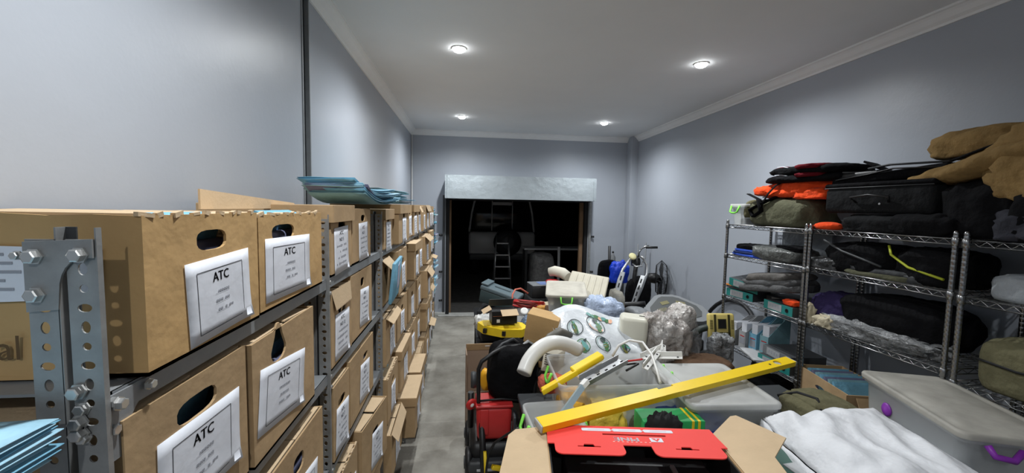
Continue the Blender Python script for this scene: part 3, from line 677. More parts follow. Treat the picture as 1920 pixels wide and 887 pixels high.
t = empty('camera_gear_bag', (2.67, 2.2, 2.105), 0, 'flat black strapped gear bag lying on top of the equipment case', 'bag', rot=(-.03, 0, .06))
m = MB(); m.box((0, .02, .03), (.26, .66, .06), BLKC, bev=.02, rot=(-.05, 0, 0)); m.box((0, .2, .052), (.22, .28, .05), BLACK, bev=.012); m.build('bag_body', t)
m = MB(); m.box((-.05, .1, .1), (.12, .13, .012), BLKC, (.55, .1, .1)); m.box((-.06, .2, .075), (.05, .2, .01), BLACK, (.1, 0, .2)); m.build('strap_tab', t)
m = MB(); m.tube([(-.13, -.3, .05), (-.14, -.05, .07), (-.13, .1, .05), (-.14, .3, .03)], .012, BLACK, 6, flat=.4); m.tube([(-.1, -.3, .08), (-.1, .0, .1), (-.1, .12, .09)], .016, DGREY, 6, flat=.4); m.build('strap', t)
# ---- tan jacket draped on the near racks
def drape(fn, nu, nv, m, name, parent=None, t=.008, **k): b = MB(); b.sheet(fn, nu, nv, t, m); return b.build(name, parent, **k)
tj = empty('tan_jacket', (2.62, 1.55, 2.05), 0, 'tan brown jacket with a spread sleeve draped over the near rack pile', 'jacket')
def foldn(x, y, z, f=3, a=.02): return a * (noise.noise(Vector((x * f, y * f, z))) + .6 * abs(noise.noise(Vector((x * f * 2.2, y * f * 2.2, z + 5)))))
def tubecloth(pts, rads, fl, m, sd, seg=20, n=26, amp=.16):
    """sleeve or trouser leg: flattened tube along pts with creases"""
    P = [Vector(p) for p in pts]; out = MB(); rings = []
    for i in range(n + 1):
        u = i / n * (len(P) - 1); k = min(int(u), len(P) - 2); f = u - k; c = P[k].lerp(P[k + 1], f); r = rads[k] * (1 - f) + rads[k + 1] * f
        d = (P[k + 1] - P[k]).normalized(); s = d.cross(Vector((0, 0, 1))).normalized(); up = s.cross(d); ring = []
        for j in range(seg):
            a = 2 * PI * j / seg; q = 1 + amp * (noise.noise(Vector((i * .3, math.cos(a) * 1.3 + sd, math.sin(a) * 1.3))) + .8 * (.5 - 2 * abs(noise.noise(Vector((i * .22 + 4, math.cos(a) * 2 + sd, math.sin(a) * 2))))))
            ring.append(tuple(c + (s * math.cos(a) * r + up * math.sin(a) * r * fl) * q))
        rings.append(ring)
    out.rings(rings, m, caps=True); return out
b = tubecloth([(-.02, .50, .04), (-.03, .28, .08), (-.04, .05, .15), (.0, -.3, .2)], [.085, .11, .14, .18], .5, TANC, 3); b.build('sleeve', tj)
b = MB(); b.blob((-.02, -.22, .08), (.36, .74, .42), TANC, seed=14, amp=.2, freq=2.2, nu=64, nv=30, e=.75, flat=.8, ridge=.75); b.build('body', tj)
b = MB(); b.blob((.1, .28, .23), (.26, .46, .17), TANC, seed=23, amp=.13, freq=2, nu=48, nv=22, e=.65, flat=.75, ridge=.5); b.build('back_panel', tj)
b = MB(); b.tube([(-.08, .52, .02), (.0, .53, .045), (.05, .52, .05)], .018, HIVIS, 6, flat=.5); b.build('cuff', tj, label='olive cuff')
b = MB(); b.tube([(.0, .48, .11), (-.05, .2, .19), (-.1, -.05, .25), (-.14, -.15, .24)], .007, BLKC, 6); b.build('seam', tj)
soft('black_bag', (2.66, 1.72, 1.79), (.36, .34, .34), BLKC, 'black soft bag supporting the tan jacket beside the equipment case', 'bag', 51, amp=.12)
soft('black_coat', (2.63, 1.36, 1.785), (.38, .5, .3), BLKC, 'black coat heaped on the near rack below the tan jacket', 'coat', 52, amp=.18)
soft('navy_coat', (2.56, 1.47, 1.79), (.26, .3, .17), cloth('slate_cloth', (.035, .036, .045)), 'slate coloured coat with bulging sleeve at the near rack edge', 'coat', 53, amp=.22)
# ---- second level
bb = MB(); bb.box((0, 0, .17), (.012, .5, .34), LGRC); bb.build('pale_board', None, (2.88, 3.10, 1.505), (0, 0, 0), 'pale grey plastic board standing behind the far rack goods', 'board')
folded('folded_overalls', (2.62, 3.28, 1.505), (.3, .46, .055), [BLUC, NAVC, BLUC], 'bright blue folded overalls at the far end of the second level', 'clothing', seed=3, layers=3)
soft('black_beanie', (2.62, 3.37, 1.55), (.22, .28, .07), BLKC, 'black cloth cap lying on the blue overalls', 'cap', 9)
soft('bagged_shirt', (2.60, 3.0, 1.505), (.3, .52, .13), mat('plastic_over_grey', (.1, .105, .1), .28, var=.2, vscale=8, bump=.3, bscale=16, bump2=.5, b2scale=8), 'grey folded shirt in shiny plastic on the second level', 'clothing', 61, amp=.12, flat=.85)
soft('black_glove', (2.55, 2.86, 1.60), (.12, .28, .05), BLKC, 'black knitted glove lying on the shirt in shiny plastic', 'glove', 62)
soft('black_holdall', (2.66, 2.33, 1.515), (.36, .48, .23), BLKC, 'black holdall on the second level of the middle rack', 'bag', 63, amp=.1, extra=[('piping', MB().tube([(-.17, .2, .2), (-.185, .05, .14), (-.18, -.1, .1), (-.17, -.2, .07)], .008, DGREY, 5))])
soft('black_rucksack', (2.66, 1.93, 1.515), (.34, .34, .24), BLKC, 'black rucksack with yellow green piping on the middle rack', 'bag', 64, amp=.1, extra=[('piping', MB().tube([(-.14, .19, .2), (-.17, .15, .15), (-.175, .05, .09), (-.17, -.12, .05)], .007, HIVIS, 6))])
WRAPD = mat('plastic_over_dark', (.07, .072, .075), .15, var=.5, vscale=9, bump=.8, bscale=20, bump2=.7, b2scale=9)
soft('bagged_garment', (2.55, 2.53, 1.515), (.18, .24, .09), WRAPD, 'dark garment in crinkled clear plastic near the rack posts', 'clothing', 65, amp=.2)
folded('canvas_sheet', (2.58, 2.17, 1.515), (.2, .42, .05), [OLVC, GRYC], 'thin olive canvas folded at the edge of the middle rack', 'cloth', layers=2)
soft('hose_coil', (2.54, 1.98, 1.515), (.1, .14, .06), DGREY, 'dark coiled hose end on the middle rack second level', 'hose', 66)
# ---- third level
lever_file((2.62, 3.36, 1.115), (0, .0, .1), 'teal lever arch file under the grey coats at the far rack end')
t = empty('orange_folder', (2.57, 3.36, 1.19), 0, 'dark folder with an orange edge leaning on the lever files', 'folder', rot=(0, .04, .12))
m = MB(); m.box((0, 0, .015), (.2, .3, .03), DGREY); m.build('cover', t); m = MB(); m.box((-.101, 0, .026), (.004, .3, .012), ORNG); m.build('orange_edge', t, label='orange edge')
lever_file((2.60, 3.30, 1.225), (.1, -.1, .15), 'teal lever arch file with white label, tilted on top of the orange folder')
lever_file((2.6, 2.86, 1.115), (0, 0, -.05), 'teal lever arch file with printed label near the rack posts')
lever_file((2.78, 3.05, 1.115), (0, 0, .2), 'dark lever arch file behind the teal ones on the third level', DGREY)
LGC2 = cloth('mid_grey_cloth', (.11, .11, .112))
t = empty('grey_coat', (2.60, 3.05, 1.235), 0, 'long grey coat folded over the lever arch files', 'coat', rot=(-.16, 0, 0))
for k in range(3): b = MB(); b.blob((0, -.02 * k, .035 + .045 * k), (.34, .64 - .07 * k, .075), [LGC2, LGC2, cloth('warm_grey_cloth', (.13, .122, .115))][k], seed=70 + k, amp=.1, nu=50, nv=12, e=.5, flat=.85); b.build('fold', t)
soft('red_cloth', (2.50, 2.78, 1.19), (.08, .12, .05), ORGC, 'small orange red cloth showing beside the printed file', 'cloth', 77)
soft('purple_coat', (2.66, 2.5, 1.115), (.34, .34, .26), PURC, 'dark purple coat bundled on the third level of the middle rack', 'coat', 78, amp=.14)
soft('work_glove', (2.51, 2.61, 1.10), (.1, .12, .16), CREC, 'cream cotton work glove hanging over the shelf by the posts', 'glove', 79, amp=.3, freq=3)
soft('work_glove', (2.50, 2.46, 1.115), (.12, .16, .1), CREC, 'cream cotton work glove crumpled right of the rack posts', 'glove', 80, amp=.3, freq=3)
soft('black_duffle', (2.67, 2.12, 1.16), (.36, .64, .27), BLKC, 'big black duffle on the third level above the plastic bag', 'bag', 81, amp=.1)
WRAPC = mat('crumpled_clear_plastic', (.22, .225, .23), .12, var=.6, vscale=8, bump=.9, bscale=22, bump2=.8, b2scale=9)
soft('plastic_bag_of_clothes', (2.545, 2.16, 1.115), (.2, .72, .12), WRAPC, 'crumpled clear plastic bag of clothes along the third shelf edge', 'bag', 82, amp=.22, freq=3.4, ridge=.8)
# ---- fourth level
def magfile(loc, rz, mt, label, h=.24):
    t = empty('magazine_file', loc, rz, label, 'file')
    poly = [(-.12, 0), (.12, 0), (.12, h), (.06, h), (-.12, h * .55)]
    m = MB(); m.prism(poly, .004, mt, T(0, .04, 0) @ RX(PI / 2)); m.prism(poly, .004, mt, T(0, -.036, 0) @ RX(PI / 2)); m.box((-.12, 0, h * .275), (.004, .08, h * .55), mt); m.box((.12, 0, h / 2), (.004, .08, h), mt); m.box((0, 0, .003), (.24, .08, .005), mt); m.build('holder', t)
    m = MB(); m.box((-.005, 0, h * .42), (.2, .06, h * .8), PAPER); m.build('papers', t)
    m = MB(); m.box((-.1225, 0, h * .25), (.001, .06, h * .2), INKG); m.box((-.1235, 0, h * .4), (.001, .05, .008), REDP); m.build('front_print', t)
for k, (mt, lb) in enumerate([(LGREY, 'pale grey magazine file at the far end of the fourth level'), (LGREY, 'pale grey magazine file, second from the far end'), (BLUEF, 'blue magazine file behind the pale grey ones'), (TEALF, 'teal magazine file next to the blue one')]):
    magfile((2.61 + .02 * k, 3.42 - .1 * k, .665), .06 * k, mt, lb, .26 + .02 * k)
lever_file((2.58, 2.86, .665), (0, 0, .06), 'teal lever arch file, lower of two beside the rack posts')
lever_file((2.6, 2.84, .737), (0, 0, -.08), 'grey lever arch file, upper of two beside the rack posts', MGREY)
file_stack('loose_document', (2.5, 3.06, .665), 1.3, 5, (.3, .21), [PAPER, LGREY, PAPER], 'loose pale document sliding off the fourth level', 'document', 'loose documents on the far rack', seed=15, spread=.03, t=.006)
t = empty('open_archive_box', (2.56, 2.37, .530), 0, 'open cardboard box of blue files below the middle rack', 'box', rot=(0, 0, -.2))
m = MB(); M_ = Matrix(((0, 0, 1, 0), (1, 0, 0, 0), (0, 1, 0, 0), (0, 0, 0, 1))); ih = [(.0 + .05 * math.cos(a), .05 + .017 * math.sin(a)) for a in [2 * PI * (k + .5) / 16 for k in range(16)]]
holed(m, ray_rect(ih, 0, .05, .5, .25), ih, .005, CARD, T(-.15, 0, .125) @ M_); m.box((.16, 0, .125), (.005, .5, .25), CARD); m.box((0, .25, .125), (.32, .005, .25), CARD); m.box((0, -.25, .125), (.32, .005, .25), CARD); m.box((0, 0, .003), (.32, .5, .006), CARD); m.build('body', t)
m = MB(); m.quad((-.15, -.26, .25), (-.15, -.26, .25), (-.15, -.26, .25), (-.15, -.26, .25), .001, CARD) if False else m.box((-.02, -.3, .2), (.2, .004, .1), CARD, (-.5, 0, 0)); m.build('side_flap', t)
for k in range(7): b = MB(); b.box((0, 0, .125), (.27, .02, .25), [BLUEF, TEALF, NAVYP][k % 3], (-.5, 0, 0)); b.build('blue_file', None, (2.57 + .005 * k, 2.26 + .038 * k, .545), (0, 0, -.2), f'blue paper file, {ORD[k]} from the camera in the open box', 'file', 'files in the open box')
# ---- near rack lower goods
soft('grey_bag', (2.61, 1.5, 1.505), (.26, .3, .15), LGRC, 'pale grey cloth bag on the second level of the near rack', 'bag', 90, amp=.08)
soft('black_sack', (2.64, 1.25, 1.505), (.3, .34, .2), BLKC, 'black sack beside the pale grey bag, near rack', 'bag', 91)
soft('khaki_bag', (2.62, 1.48, 1.075), (.3, .36, .3), KHAC, 'khaki canvas bag with dark seam on the near rack third level', 'bag', 92, amp=.06, e=.5, ridge=.2, extra=[('seam', MB().tube([(-.15, .17, .14), (-.16, 0, .13), (-.15, -.17, .14)], .006, BLACKM, 5))])
soft('black_case', (2.64, 1.15, 1.075), (.34, .26, .28), BLKC, 'black soft case behind the khaki bag on the near rack', 'case', 93)
t = empty('wicker_tray', (2.65, 1.4, .625), 0, 'woven grey wicker tray at the foot of the near rack', 'tray')
for k in range(11): m = MB(); m.tube([(-.15, -.2 + .04 * k, .06), (0, -.2 + .04 * k, .075 if k % 2 else .055), (.15, -.2 + .04 * k, .06)], .009, LGRC, 6); m.build('cane', t)
m = MB(); m.box((0, 0, .03), (.32, .44, .05), OLVC, bev=.01); m.build('base', t)
for (y, z, sz_, lb) in [(3.0, .205, (.36, .7, .3), 'black sack on the bottom level of the far rack'), (2.2, .205, (.36, .6, .26), 'dark bag on the bottom level of the middle rack'), (1.3, .205, (.36, .6, .3), 'dark bag on the bottom level of the near rack')]: soft('dark_bag', (2.67, y, z), sz_, BLKC, lb, 'bag', int(y * 10))

# ================================================================== tables under the heap
def table(name, x0, x1, y0, y1, z, label, topm, legm=BLACK):
    t = empty(name, ((x0 + x1) / 2, (y0 + y1) / 2, 0), 0, label, 'table'); w_, l_ = x1 - x0, y1 - y0
    m = MB(); m.box((0, 0, z - .015), (w_, l_, .03), topm, bev=.006); m.build('tabletop', t)
    for sx in (-1, 1):
        for sy in (-1, 1): m = MB(); m.box((sx * (w_ / 2 - .03), sy * (l_ / 2 - .03), (z - .03) / 2), (.03, .03, z - .03), legm); m.build('leg', t)
    for sy in (-1, 1): m = MB(); m.box((0, sy * (l_ / 2 - .03), z - .06), (w_ - .08, .02, .05), legm); m.build('rail', t)
TZ = .64; FZ = .60
table('work_table', .36, 2.3, 1.2, 2.62, TZ, 'low work table buried under tubs, cartons and tools', DGREY)
table('far_table', .11, 1.95, 3.45, 5.15, FZ, 'black legged table carrying the farther heap of tools', BLACK)
# ---- amplifier carton with red lid
t = empty('open_carton', (.70, 1.60, TZ + .001), 0, 'open cardboard carton with a bright red printed lid, front centre', 'carton', rot=(0, 0, -.14))
H_ = .315
m = MB(); m.box((0, 0, H_ / 2), (.70, .006, H_), CARD); m.box((0, -.44, H_ / 2), (.70, .006, H_), CARD); m.box((-.35, -.22, H_ / 2), (.006, .44, H_), CARD); m.box((.35, -.22, H_ / 2), (.006, .44, H_), CARD); m.box((0, -.22, .003), (.7, .44, .006), CARDL)
m.box((0, -.425, H_ - .03), (.69, .03, .05), CARDL, bev=.004); m.build('body', t)
m = MB(); m.box((0, -.008, H_ / 2), (.69, .008, H_ - .01), BLACKM); m.box((-.343, -.2, H_ / 2), (.006, .4, H_ - .012), BLACKM); m.box((.343, -.2, H_ / 2), (.006, .4, H_ - .012), BLACKM); m.build('dark_inner_sheets', t, label='black sheets that darken the carton inside')  # black sheets added so the inside of the carton looks dark
def flap(name, pts, th, m_, par, lab=None, back=None):
    """plate from an outline of 3D points that lie in one plane"""
    P = [Vector(p) for p in pts]; n = (P[1] - P[0]).cross(P[-1] - P[0]).normalized() * th; k = len(P)
    b = MB(); b.add(P, [tuple(range(k))], m_); b.add([p - n for p in P], [tuple(reversed(range(k)))], back or m_)
    b.add(P + [p - n for p in P], [(i, i + k, (i + 1) % k + k, (i + 1) % k) for i in range(k)], CARDL); return b.build(name, par, label=lab)
flap('side_flap', [(-.352, -.01, H_), (-.352, -.43, H_), (-.50, -.44, H_ - .02), (-.545, -.41, H_ - .025), (-.51, -.05, H_ - .02), (-.48, -.01, H_ - .017)], .005, CARDL, t)
flap('side_flap', [(.352, -.43, H_), (.352, -.03, H_), (.47, .06, H_ + .035), (.49, .05, H_ + .045), (.57, -.16, H_ + .07), (.48, -.24, H_ + .04), (.47, -.33, H_ + .035), (.42, -.36, H_ + .02)], .005, CARDL, t)
# red lid in its own plane: u across, v towards the camera
ld = empty('red_lid', (0, -.003, H_ + .006), 0, rot=(-.06, 0, 0)); ld.parent = t; ld['label'] = 'bright red printed lid with tuck tabs and slots'
def rp(pts): return [(x, -y) for x, y in pts]
def arcp(cx, cy, r, a0, a1, n=5): return [(cx + r * math.cos(R(a0 + (a1 - a0) * k / n)), cy + r * math.sin(R(a0 + (a1 - a0) * k / n))) for k in range(n + 1)]
def lidpiece(mb, pts): mb.prism(list(reversed(pts)) if sum((pts[i][0] * pts[(i + 1) % len(pts)][1] - pts[(i + 1) % len(pts)][0] * pts[i][1]) for i in range(len(pts))) < 0 else pts, .004, RED)
m = MB()
V0, V1 = -.0, -.175     # hinge, near edge
# strips around the three slots
lidpiece(m, [(-.35, 0), (.35, 0), (.35, -.062), (-.35, -.062)]); lidpiece(m, [(-.35, -.062), (-.12, -.062), (-.12, -.074), (-.35, -.074)]); lidpiece(m, [(.14, -.062), (.35, -.062), (.35, -.074), (.14, -.074)])
lidpiece(m, [(-.35, -.074), (.35, -.074), (.352, -.15), (-.352, -.15)])
for cx in (-.19, .19):
    o_ = []; 
    tab = [(cx - .135, -.15), (cx - .135, -.185)] + arcp(cx - .115, -.2, .02, 180, 270) + arcp(cx + .115, -.2, .02, 270, 360) + [(cx + .135, -.15)]
    a_ = [p for p in tab]
    # tab with a thumb slot: left, right, below pieces
    lidpiece(m, [(cx - .135, -.15), (cx - .045, -.15), (cx - .045, -.172), (cx - .135, -.172)]); lidpiece(m, [(cx + .045, -.15), (cx + .135, -.15), (cx + .135, -.172), (cx + .045, -.172)])
    lidpiece(m, [(cx - .045, -.15), (cx - .018, -.15), (cx - .022, -.164), (cx - .045, -.164)]); lidpiece(m, [(cx + .018, -.15), (cx + .045, -.15), (cx + .045, -.164), (cx + .022, -.164)])
    lidpiece(m, [(cx - .135, -.172)] + arcp(cx - .105, -.195, .03, 180, 270) + arcp(cx + .105, -.195, .03, 270, 360) + [(cx + .135, -.172)])
m.build('lid_board', ld)
m = MB()
def flat(mb, pts, mt, z): mb.add([(x, y, z) for x, y in pts], [tuple(range(len(pts)))] , mt)
for cx in (-.14, -.01, .12): flat(m, rrect(.122, .024, .006, 3, cx, -.033), PAPER, .0048)
for cx in (-.075, .055): flat(m, rrect(.012, .006, .002, 2, cx, -.033), PAPER, .0048)
for cx in (-.14, -.01, .12): flat(m, rrect(.07, .004, .001, 2, cx, -.033), mat('pink_print', (.75, .5, .6), .7), .0052)
MW = T(-.005, -.105, .0052) @ RZ(PI)
text(m, 'PINE', .04, PAPER, MW @ T(.025, 0, 0), bold=True, sx=1.25)
flat(m, rrect(.05, .032, .002, 2, .09, -.105), PAPER, .005); flat(m, [(.09, -.119), (.108, -.094), (.072, -.094)], RED, .0056); flat(m, [(.09, -.108), (.096, -.098), (.084, -.098)], PAPER, .006)
for k in range(9): flat(m, rrect(.008, .006, .001, 1, -.085 + .018 * k, -.127 + .0), mat('pale_red_print', (.95, .45, .4), .7), .005)
m.build('printing', ld, label='white mirrored lettering and strips')
m = MB()
for cx in (-.17, .13): m.box((cx, -.405, .29), (.085, .004, .09), mat('dark_red_card', (.35, .02, .02), .7), (-.35, 0, 0))
m.build('inner_tab', t, label='dark red inner tab')
t2 = empty('car_amplifier', (.669, 1.382, TZ + .02), 0, 'black car amplifier with metal edge inside the red lidded carton', 'amplifier', rot=(0, 0, -.14))
m = MB(); m.box((0, 0, .115), (.56, .26, .23), BLACK, bev=.008); m.build('case', t2)
m = MB(); m.box((.14, -.03, .225), (.018, .2, .03), STEEL, bev=.003); m.build('metal_trim', t2)
m = MB()
for k in range(6): m.lathe([(.004, 0), (.004, .008), (0, .009)], STEEL, T(-.16 + .045 * k, .0, .23), 8)
m.build('terminal', t2)
# ---- spirit level
a, b = Vector((1.955, 2.155, 1.005)), Vector((.315, 1.60, .99)); d = (b - a); L_ = d.length
t = empty('spirit_level', (a + b) / 2, 0, 'long yellow spirit level lying diagonally across the tubs', 'level')
ex = d.normalized(); n0 = Vector((0, -math.sin(R(58)), math.cos(R(58)))) ; n0 = (Vector((0, 0, 1)) * math.cos(R(10)) + Vector((0, -1, 0)) * math.sin(R(10))); n0 = (n0 - ex * n0.dot(ex)).normalized(); ey = n0.cross(ex)
t.rotation_euler = Matrix((ex, ey, n0)).transposed().to_euler()
m = MB(); hl = L_ / 2; w_ = .032
holed(m, ray_rect([(.026 * math.cos(2 * PI * (k + .5) / 16), .021 * math.sin(2 * PI * (k + .5) / 16)) for k in range(16)], 0, 0, .08, 2 * w_), [(.026 * math.cos(2 * PI * (k + .5) / 16), .021 * math.sin(2 * PI * (k + .5) / 16)) for k in range(16)], .03, YELL, T(-hl + .13, 0, -.015))
m.box((-hl + .045, 0, 0), (.09, 2 * w_, .03), YELL); 
cut = .08     # where the centre window is notched
m.box(((-hl + .17 + cut) / 2, 0, 0), (cut + hl - .17, 2 * w_, .03), YELL); m.box((cut + .05, -.006 if ey.z > 0 else .006, 0), (.1, 2 * w_ - .014, .03), YELL); m.box(((cut + .1 + hl) / 2, 0, 0), (hl - cut - .1, 2 * w_, .03), YELL)
m.build('beam', t)
m = MB(); m.tube([(-hl + .13, -.02, 0), (-hl + .13, .02, 0)], .009, mat('pale_vial', (.45, .5, .3), .2), 10); m.lathe([(.019, -.008), (.025, -.008), (.025, .008), (.019, .008)], LGREY, T(-hl + .13, 0, 0), 16); m.build('vial', t)
m = MB(); m.lathe([(0, 0), (.007, 0), (.007, .001)], BLACK, T(-hl + .2, .0, .0152), 12); m.build('bolt_hole', t)
for s_ in (-1, 1): m = MB(); m.box((s_ * (hl + .004), 0, 0), (.008, 2 * w_ + .001, .031), LGREY, bev=.003); m.build('end_cap', t)
# ---- big tubs
tub('lidded_tub', (1.355, 2.03, TZ + .001), .44, .50, .30, 'large frosted tub with a flat lid under the spirit level', rz=-.06, clip=False)
for k, (dx, dy, mt, s) in enumerate([(-.1, -.12, BLUC, 1), (.08, -.1, LGRC, 2), (0, .12, KHAC, 3)]): soft('cloth_bundle', (1.355 + dx, 2.03 + dy, TZ + .01), (.2, .22, .22), mt, f'{["blue", "pale grey", "khaki"][k]} cloth bundle inside the large frosted tub', 'cloth', s, flat=.9)
tub('open_tub', (.84, 2.20, TZ + .001), .66, .44, .335, 'open frosted tub full of fittings, brackets and yellow plastic', rz=-.04, lid=False, handle=GREEN, side='x')
tub('shallow_tub', (.44, 1.86, TZ + .001), .24, .30, .24, 'smaller frosted tub with a lime clip beside the carton flap', rz=.08, lid=False, handle=GREEN, side='x', cat='storage box')
YPB = mat('yellow_polythene', (.85, .6, .08), .3, var=.1, bump=.5, bscale=20); ORB = mat('orange_polythene', (.95, .5, .06), .3, var=.1, bump=.5, bscale=20)
soft('orange_bag', (.60, 2.08, TZ + .03), (.17, .18, .27), ORB, 'orange plastic bag seen through the left end of the open tub', 'bag', 4, amp=.2)
soft('yellow_bag', (.77, 2.05, TZ + .03), (.22, .2, .2), YPB, 'yellow plastic bag inside the open tub', 'bag', 6, amp=.2)
soft('olive_cloth', (1.0, 2.1, TZ + .03), (.26, .3, .18), OLVC, 'olive cloth bundle inside the open tub', 'cloth', 7)
soft('blue_pouch', (1.08, 2.02, TZ + .17), (.14, .1, .05), NAVC, 'small blue pouch inside the open tub near its front', 'pouch', 8)
# green carton and black brush in front
t = empty('green_carton', (1.0, 1.80, TZ + .001), 0, 'green and white printed carton with yellow bands behind red lid', 'carton', rot=(0, 0, -.06))
GRC = mat('green_print', (.02, .33, .09), .5); m = MB(); m.box((0, 0, .13), (.30, .13, .26), GRC, bev=.004); m.build('body', t)
m = MB()
for x in (.09, .12): m.box((x, 0, .13), (.012, .133, .262), YELP)
m.box((-.03, 0, .12), (.12, .132, .2), PAPER); m.box((.0, -.067, .15), (.03, .002, .1), REDP); m.build('printed_band', t, label='yellow and white printed bands')
t = MB(); t.blob((0, 0, .15), (.17, .1, .32), BLACKM, seed=4, amp=.2, freq=4, flat=.95); t.build('black_brush', None, (.93, 1.72, TZ + .001), (0, 0, 0), 'dark bristled brush head beside the green carton', 'brush')
# ---- yellow things, brackets, cable
t = empty('yellow_tray', (.47, 2.06, .925), 0, 'bright yellow plastic trowel tray tilted up out of the open tub', 'tray', rot=(0, -.42, .18))
m = MB(); m.box((.14, 0, .02), (.38, .06, .018), YELL, bev=.008); m.box((.24, .0, .032), (.19, .066, .03), YELL, bev=.008); m.build('tray_body', t)
m = MB(); m.box((.05, -.03, .03), (.22, .012, .03), YELL, bev=.004); m.build('rim', t)
t = empty('aluminium_channel', (.63, 1.97, 1.005), 0, 'long pale aluminium bracket channel lying on the open tub', 'bracket', rot=(.15, -.1, .58))
m = MB(); m.box((.15, 0, .0), (.34, .065, .004), STEEL); m.box((.15, .032, .014), (.34, .003, .028), STEEL); m.box((.15, -.032, .014), (.34, .003, .028), STEEL); m.build('channel', t)
m = MB()
for k in range(5): m.box((.03 + .07 * k, 0, .0035), (.02, .007, .002), BLACKM)
m.build('slot', t)
STRUT = mat('pale_blue_steel', (.4, .52, .6), .35, .4)
m = MB(); m.tube([(.405, 1.655, .97), (.585, 1.90, 1.005)], .019, STRUT, 4, smooth=False); m.build('square_strut', None, None, None, 'pale blue steel strut reaching down to the carton', 'bracket')
m = MB(); m.tube([(.585, 1.90, 1.007), (.62, 1.935, 1.018)], .021, WHITE, 6, smooth=False); m.build('white_strut_end', None, None, None, 'white end piece at the top of the blue strut', 'bracket')
m = MB(); m.tube([(0.560, 2.120, 0.911), (0.539, 2.140, 0.942), (0.579, 2.200, 0.940), (0.642, 2.200, 0.944), (0.669, 2.180, 0.921)], .009, WHITE, 8); m.build('white_ring', None, None, None, 'short white plastic ring lying in the open tub', 'ring')
m = MB(); m.tube([(0.895, 2.300, 1.008), (0.933, 2.300, 1.074), (0.999, 2.300, 1.106), (1.061, 2.250, 1.108), (1.072, 2.150, 1.070), (1.057, 2.050, 1.017), (1.037, 1.970, 0.984)], .0075, WHITE, 8); m.build('white_cable', None, None, None, 'white cable arching over the open tub', 'cable')
for k, (x, y, z, rz, l_) in enumerate([(1.22, 2.42, .97, .4, .2), (1.27, 2.34, .975, -.5, .18), (1.15, 2.30, .975, .8, .24), (1.3, 2.45, .985, 1.1, .14)]):
    t = empty('white_bracket', (x, y, z), 0, f'white angled plastic bracket, {ORD[k]} of the loose ones right of the open tub', 'bracket', 'white brackets', rot=(.1 * k, -.15, rz))
    m = MB(); m.box((0, 0, 0), (l_, .035, .006), WHITE, bev=.002); m.box((0, .0175, .015), (l_, .005, .034), WHITE); m.build('angle', t)
    m = MB(); 
    for q in (-1, 1): m.lathe([(.006, 0), (.006, .004), (0, .004)], DGREY, T(q * l_ * .35, -.003, .003), 8)
    m.build('screw', t)
m = MB(); m.tube([(.95, 2.3, .95), (1.0, 2.2, 1.0), (.98, 2.12, 1.03), (.9, 2.1, 1.0)], .006, BLACK, 6); m.build('black_lead', None, None, None, 'short black lead curling beside the yellow tray', 'cable')
m = MB(); m.tube([(.93, 2.32, .95), (.98, 2.24, 1.0), (1.02, 2.16, 1.04)], .006, REDP, 6); m.build('red_lead', None, None, None, 'short red lead beside the white carrier bag', 'cable')
# ---- PVC bend
pts = [(0.336, 2.200, 0.960), (0.372, 2.240, 1.018), (0.434, 2.280, 1.069), (0.519, 2.320, 1.092), (0.621, 2.380, 1.062), (0.718, 2.430, 1.005)]
t = empty('pvc_pipe_bend', (0, 0, 0), 0, 'white plastic pipe bend arching over the left tub', 'pipe')
m = MB()
from mathutils.geometry import interpolate_bezier
sm = []
for i in range(len(pts) - 1):
    p0 = Vector(pts[max(i - 1, 0)]); p1 = Vector(pts[i]); p2 = Vector(pts[i + 1]); p3 = Vector(pts[min(i + 2, len(pts) - 1)])
    for k in range(4):
        u = k / 4; sm.append(.5 * ((2 * p1) + (p2 - p0) * u + (2 * p0 - 5 * p1 + 4 * p2 - p3) * u * u + (3 * p1 - p0 - 3 * p2 + p3) * u ** 3))
sm.append(Vector(pts[-1]))
m.tube(sm, .043, WHITE, 24); m.build('bend', t)
m = MB(); dd = (sm[0] - sm[1]).normalized(); m.tube([sm[0] - dd * .01, sm[0] + dd * .004], .039, mat('pipe_inside', (.3, .3, .3), .7), 24); m.build('socket', t)
# ---- carrier bag with printed rings
CB = mat('white_polythene', (.66, .69, .72), .3, var=.03, bump=.1, bscale=14, bump2=.2, b2scale=6)
cbx, cby, cbz = .68, 2.58, .70
def bagf(u, v):
    x = .0 + u * .58 - .03 * v * (1 - u); top = .40 + .05 * math.sin(u * 5) ; z = v * top; y = .34 * max(v, 0) ** 1.5 - .10 * math.sin(PI * v) + .04 * noise.noise(Vector((u * 3.2, v * 3.2, 1.7))) + .03 * abs(noise.noise(Vector((u * 6 + v * 3, v * 5, 8))))
    y += .12 * (u - .45) ** 2 * 4 * .4
    return Vector((x, y, z))
t = empty('carrier_bag', (cbx, cby, cbz), 0, 'white plastic carrier bag printed with green and black rings, centre', 'bag')
m = MB(); m.sheet(bagf, 40, 30, -.002, CB); m.sheet(lambda u, v: bagf(u, v) + Vector((0, .09 + .12 * math.sin(PI * u), -.02 * v)), 24, 16, .002, CB)
for uu in (0, 1): m.sheet(lambda u, v: bagf(uu, v) + Vector((.015 * math.sin(v * 9) * (1 if uu else -1), u * .10, -.02 * v * u)), 6, 16, .002, CB)
m.build('bag_skin', t)
pr = {'g': mat('green_ink', (.05, .16, .05), .5), 'k': mat('dark_ink', (.03, .05, .05), .5), 't': mat('teal_ink', (.12, .32, .3), .5), 'o': mat('olive_ink', (.16, .15, .03), .5), 'p': mat('peach_ink', (.8, .45, .3), .5)}
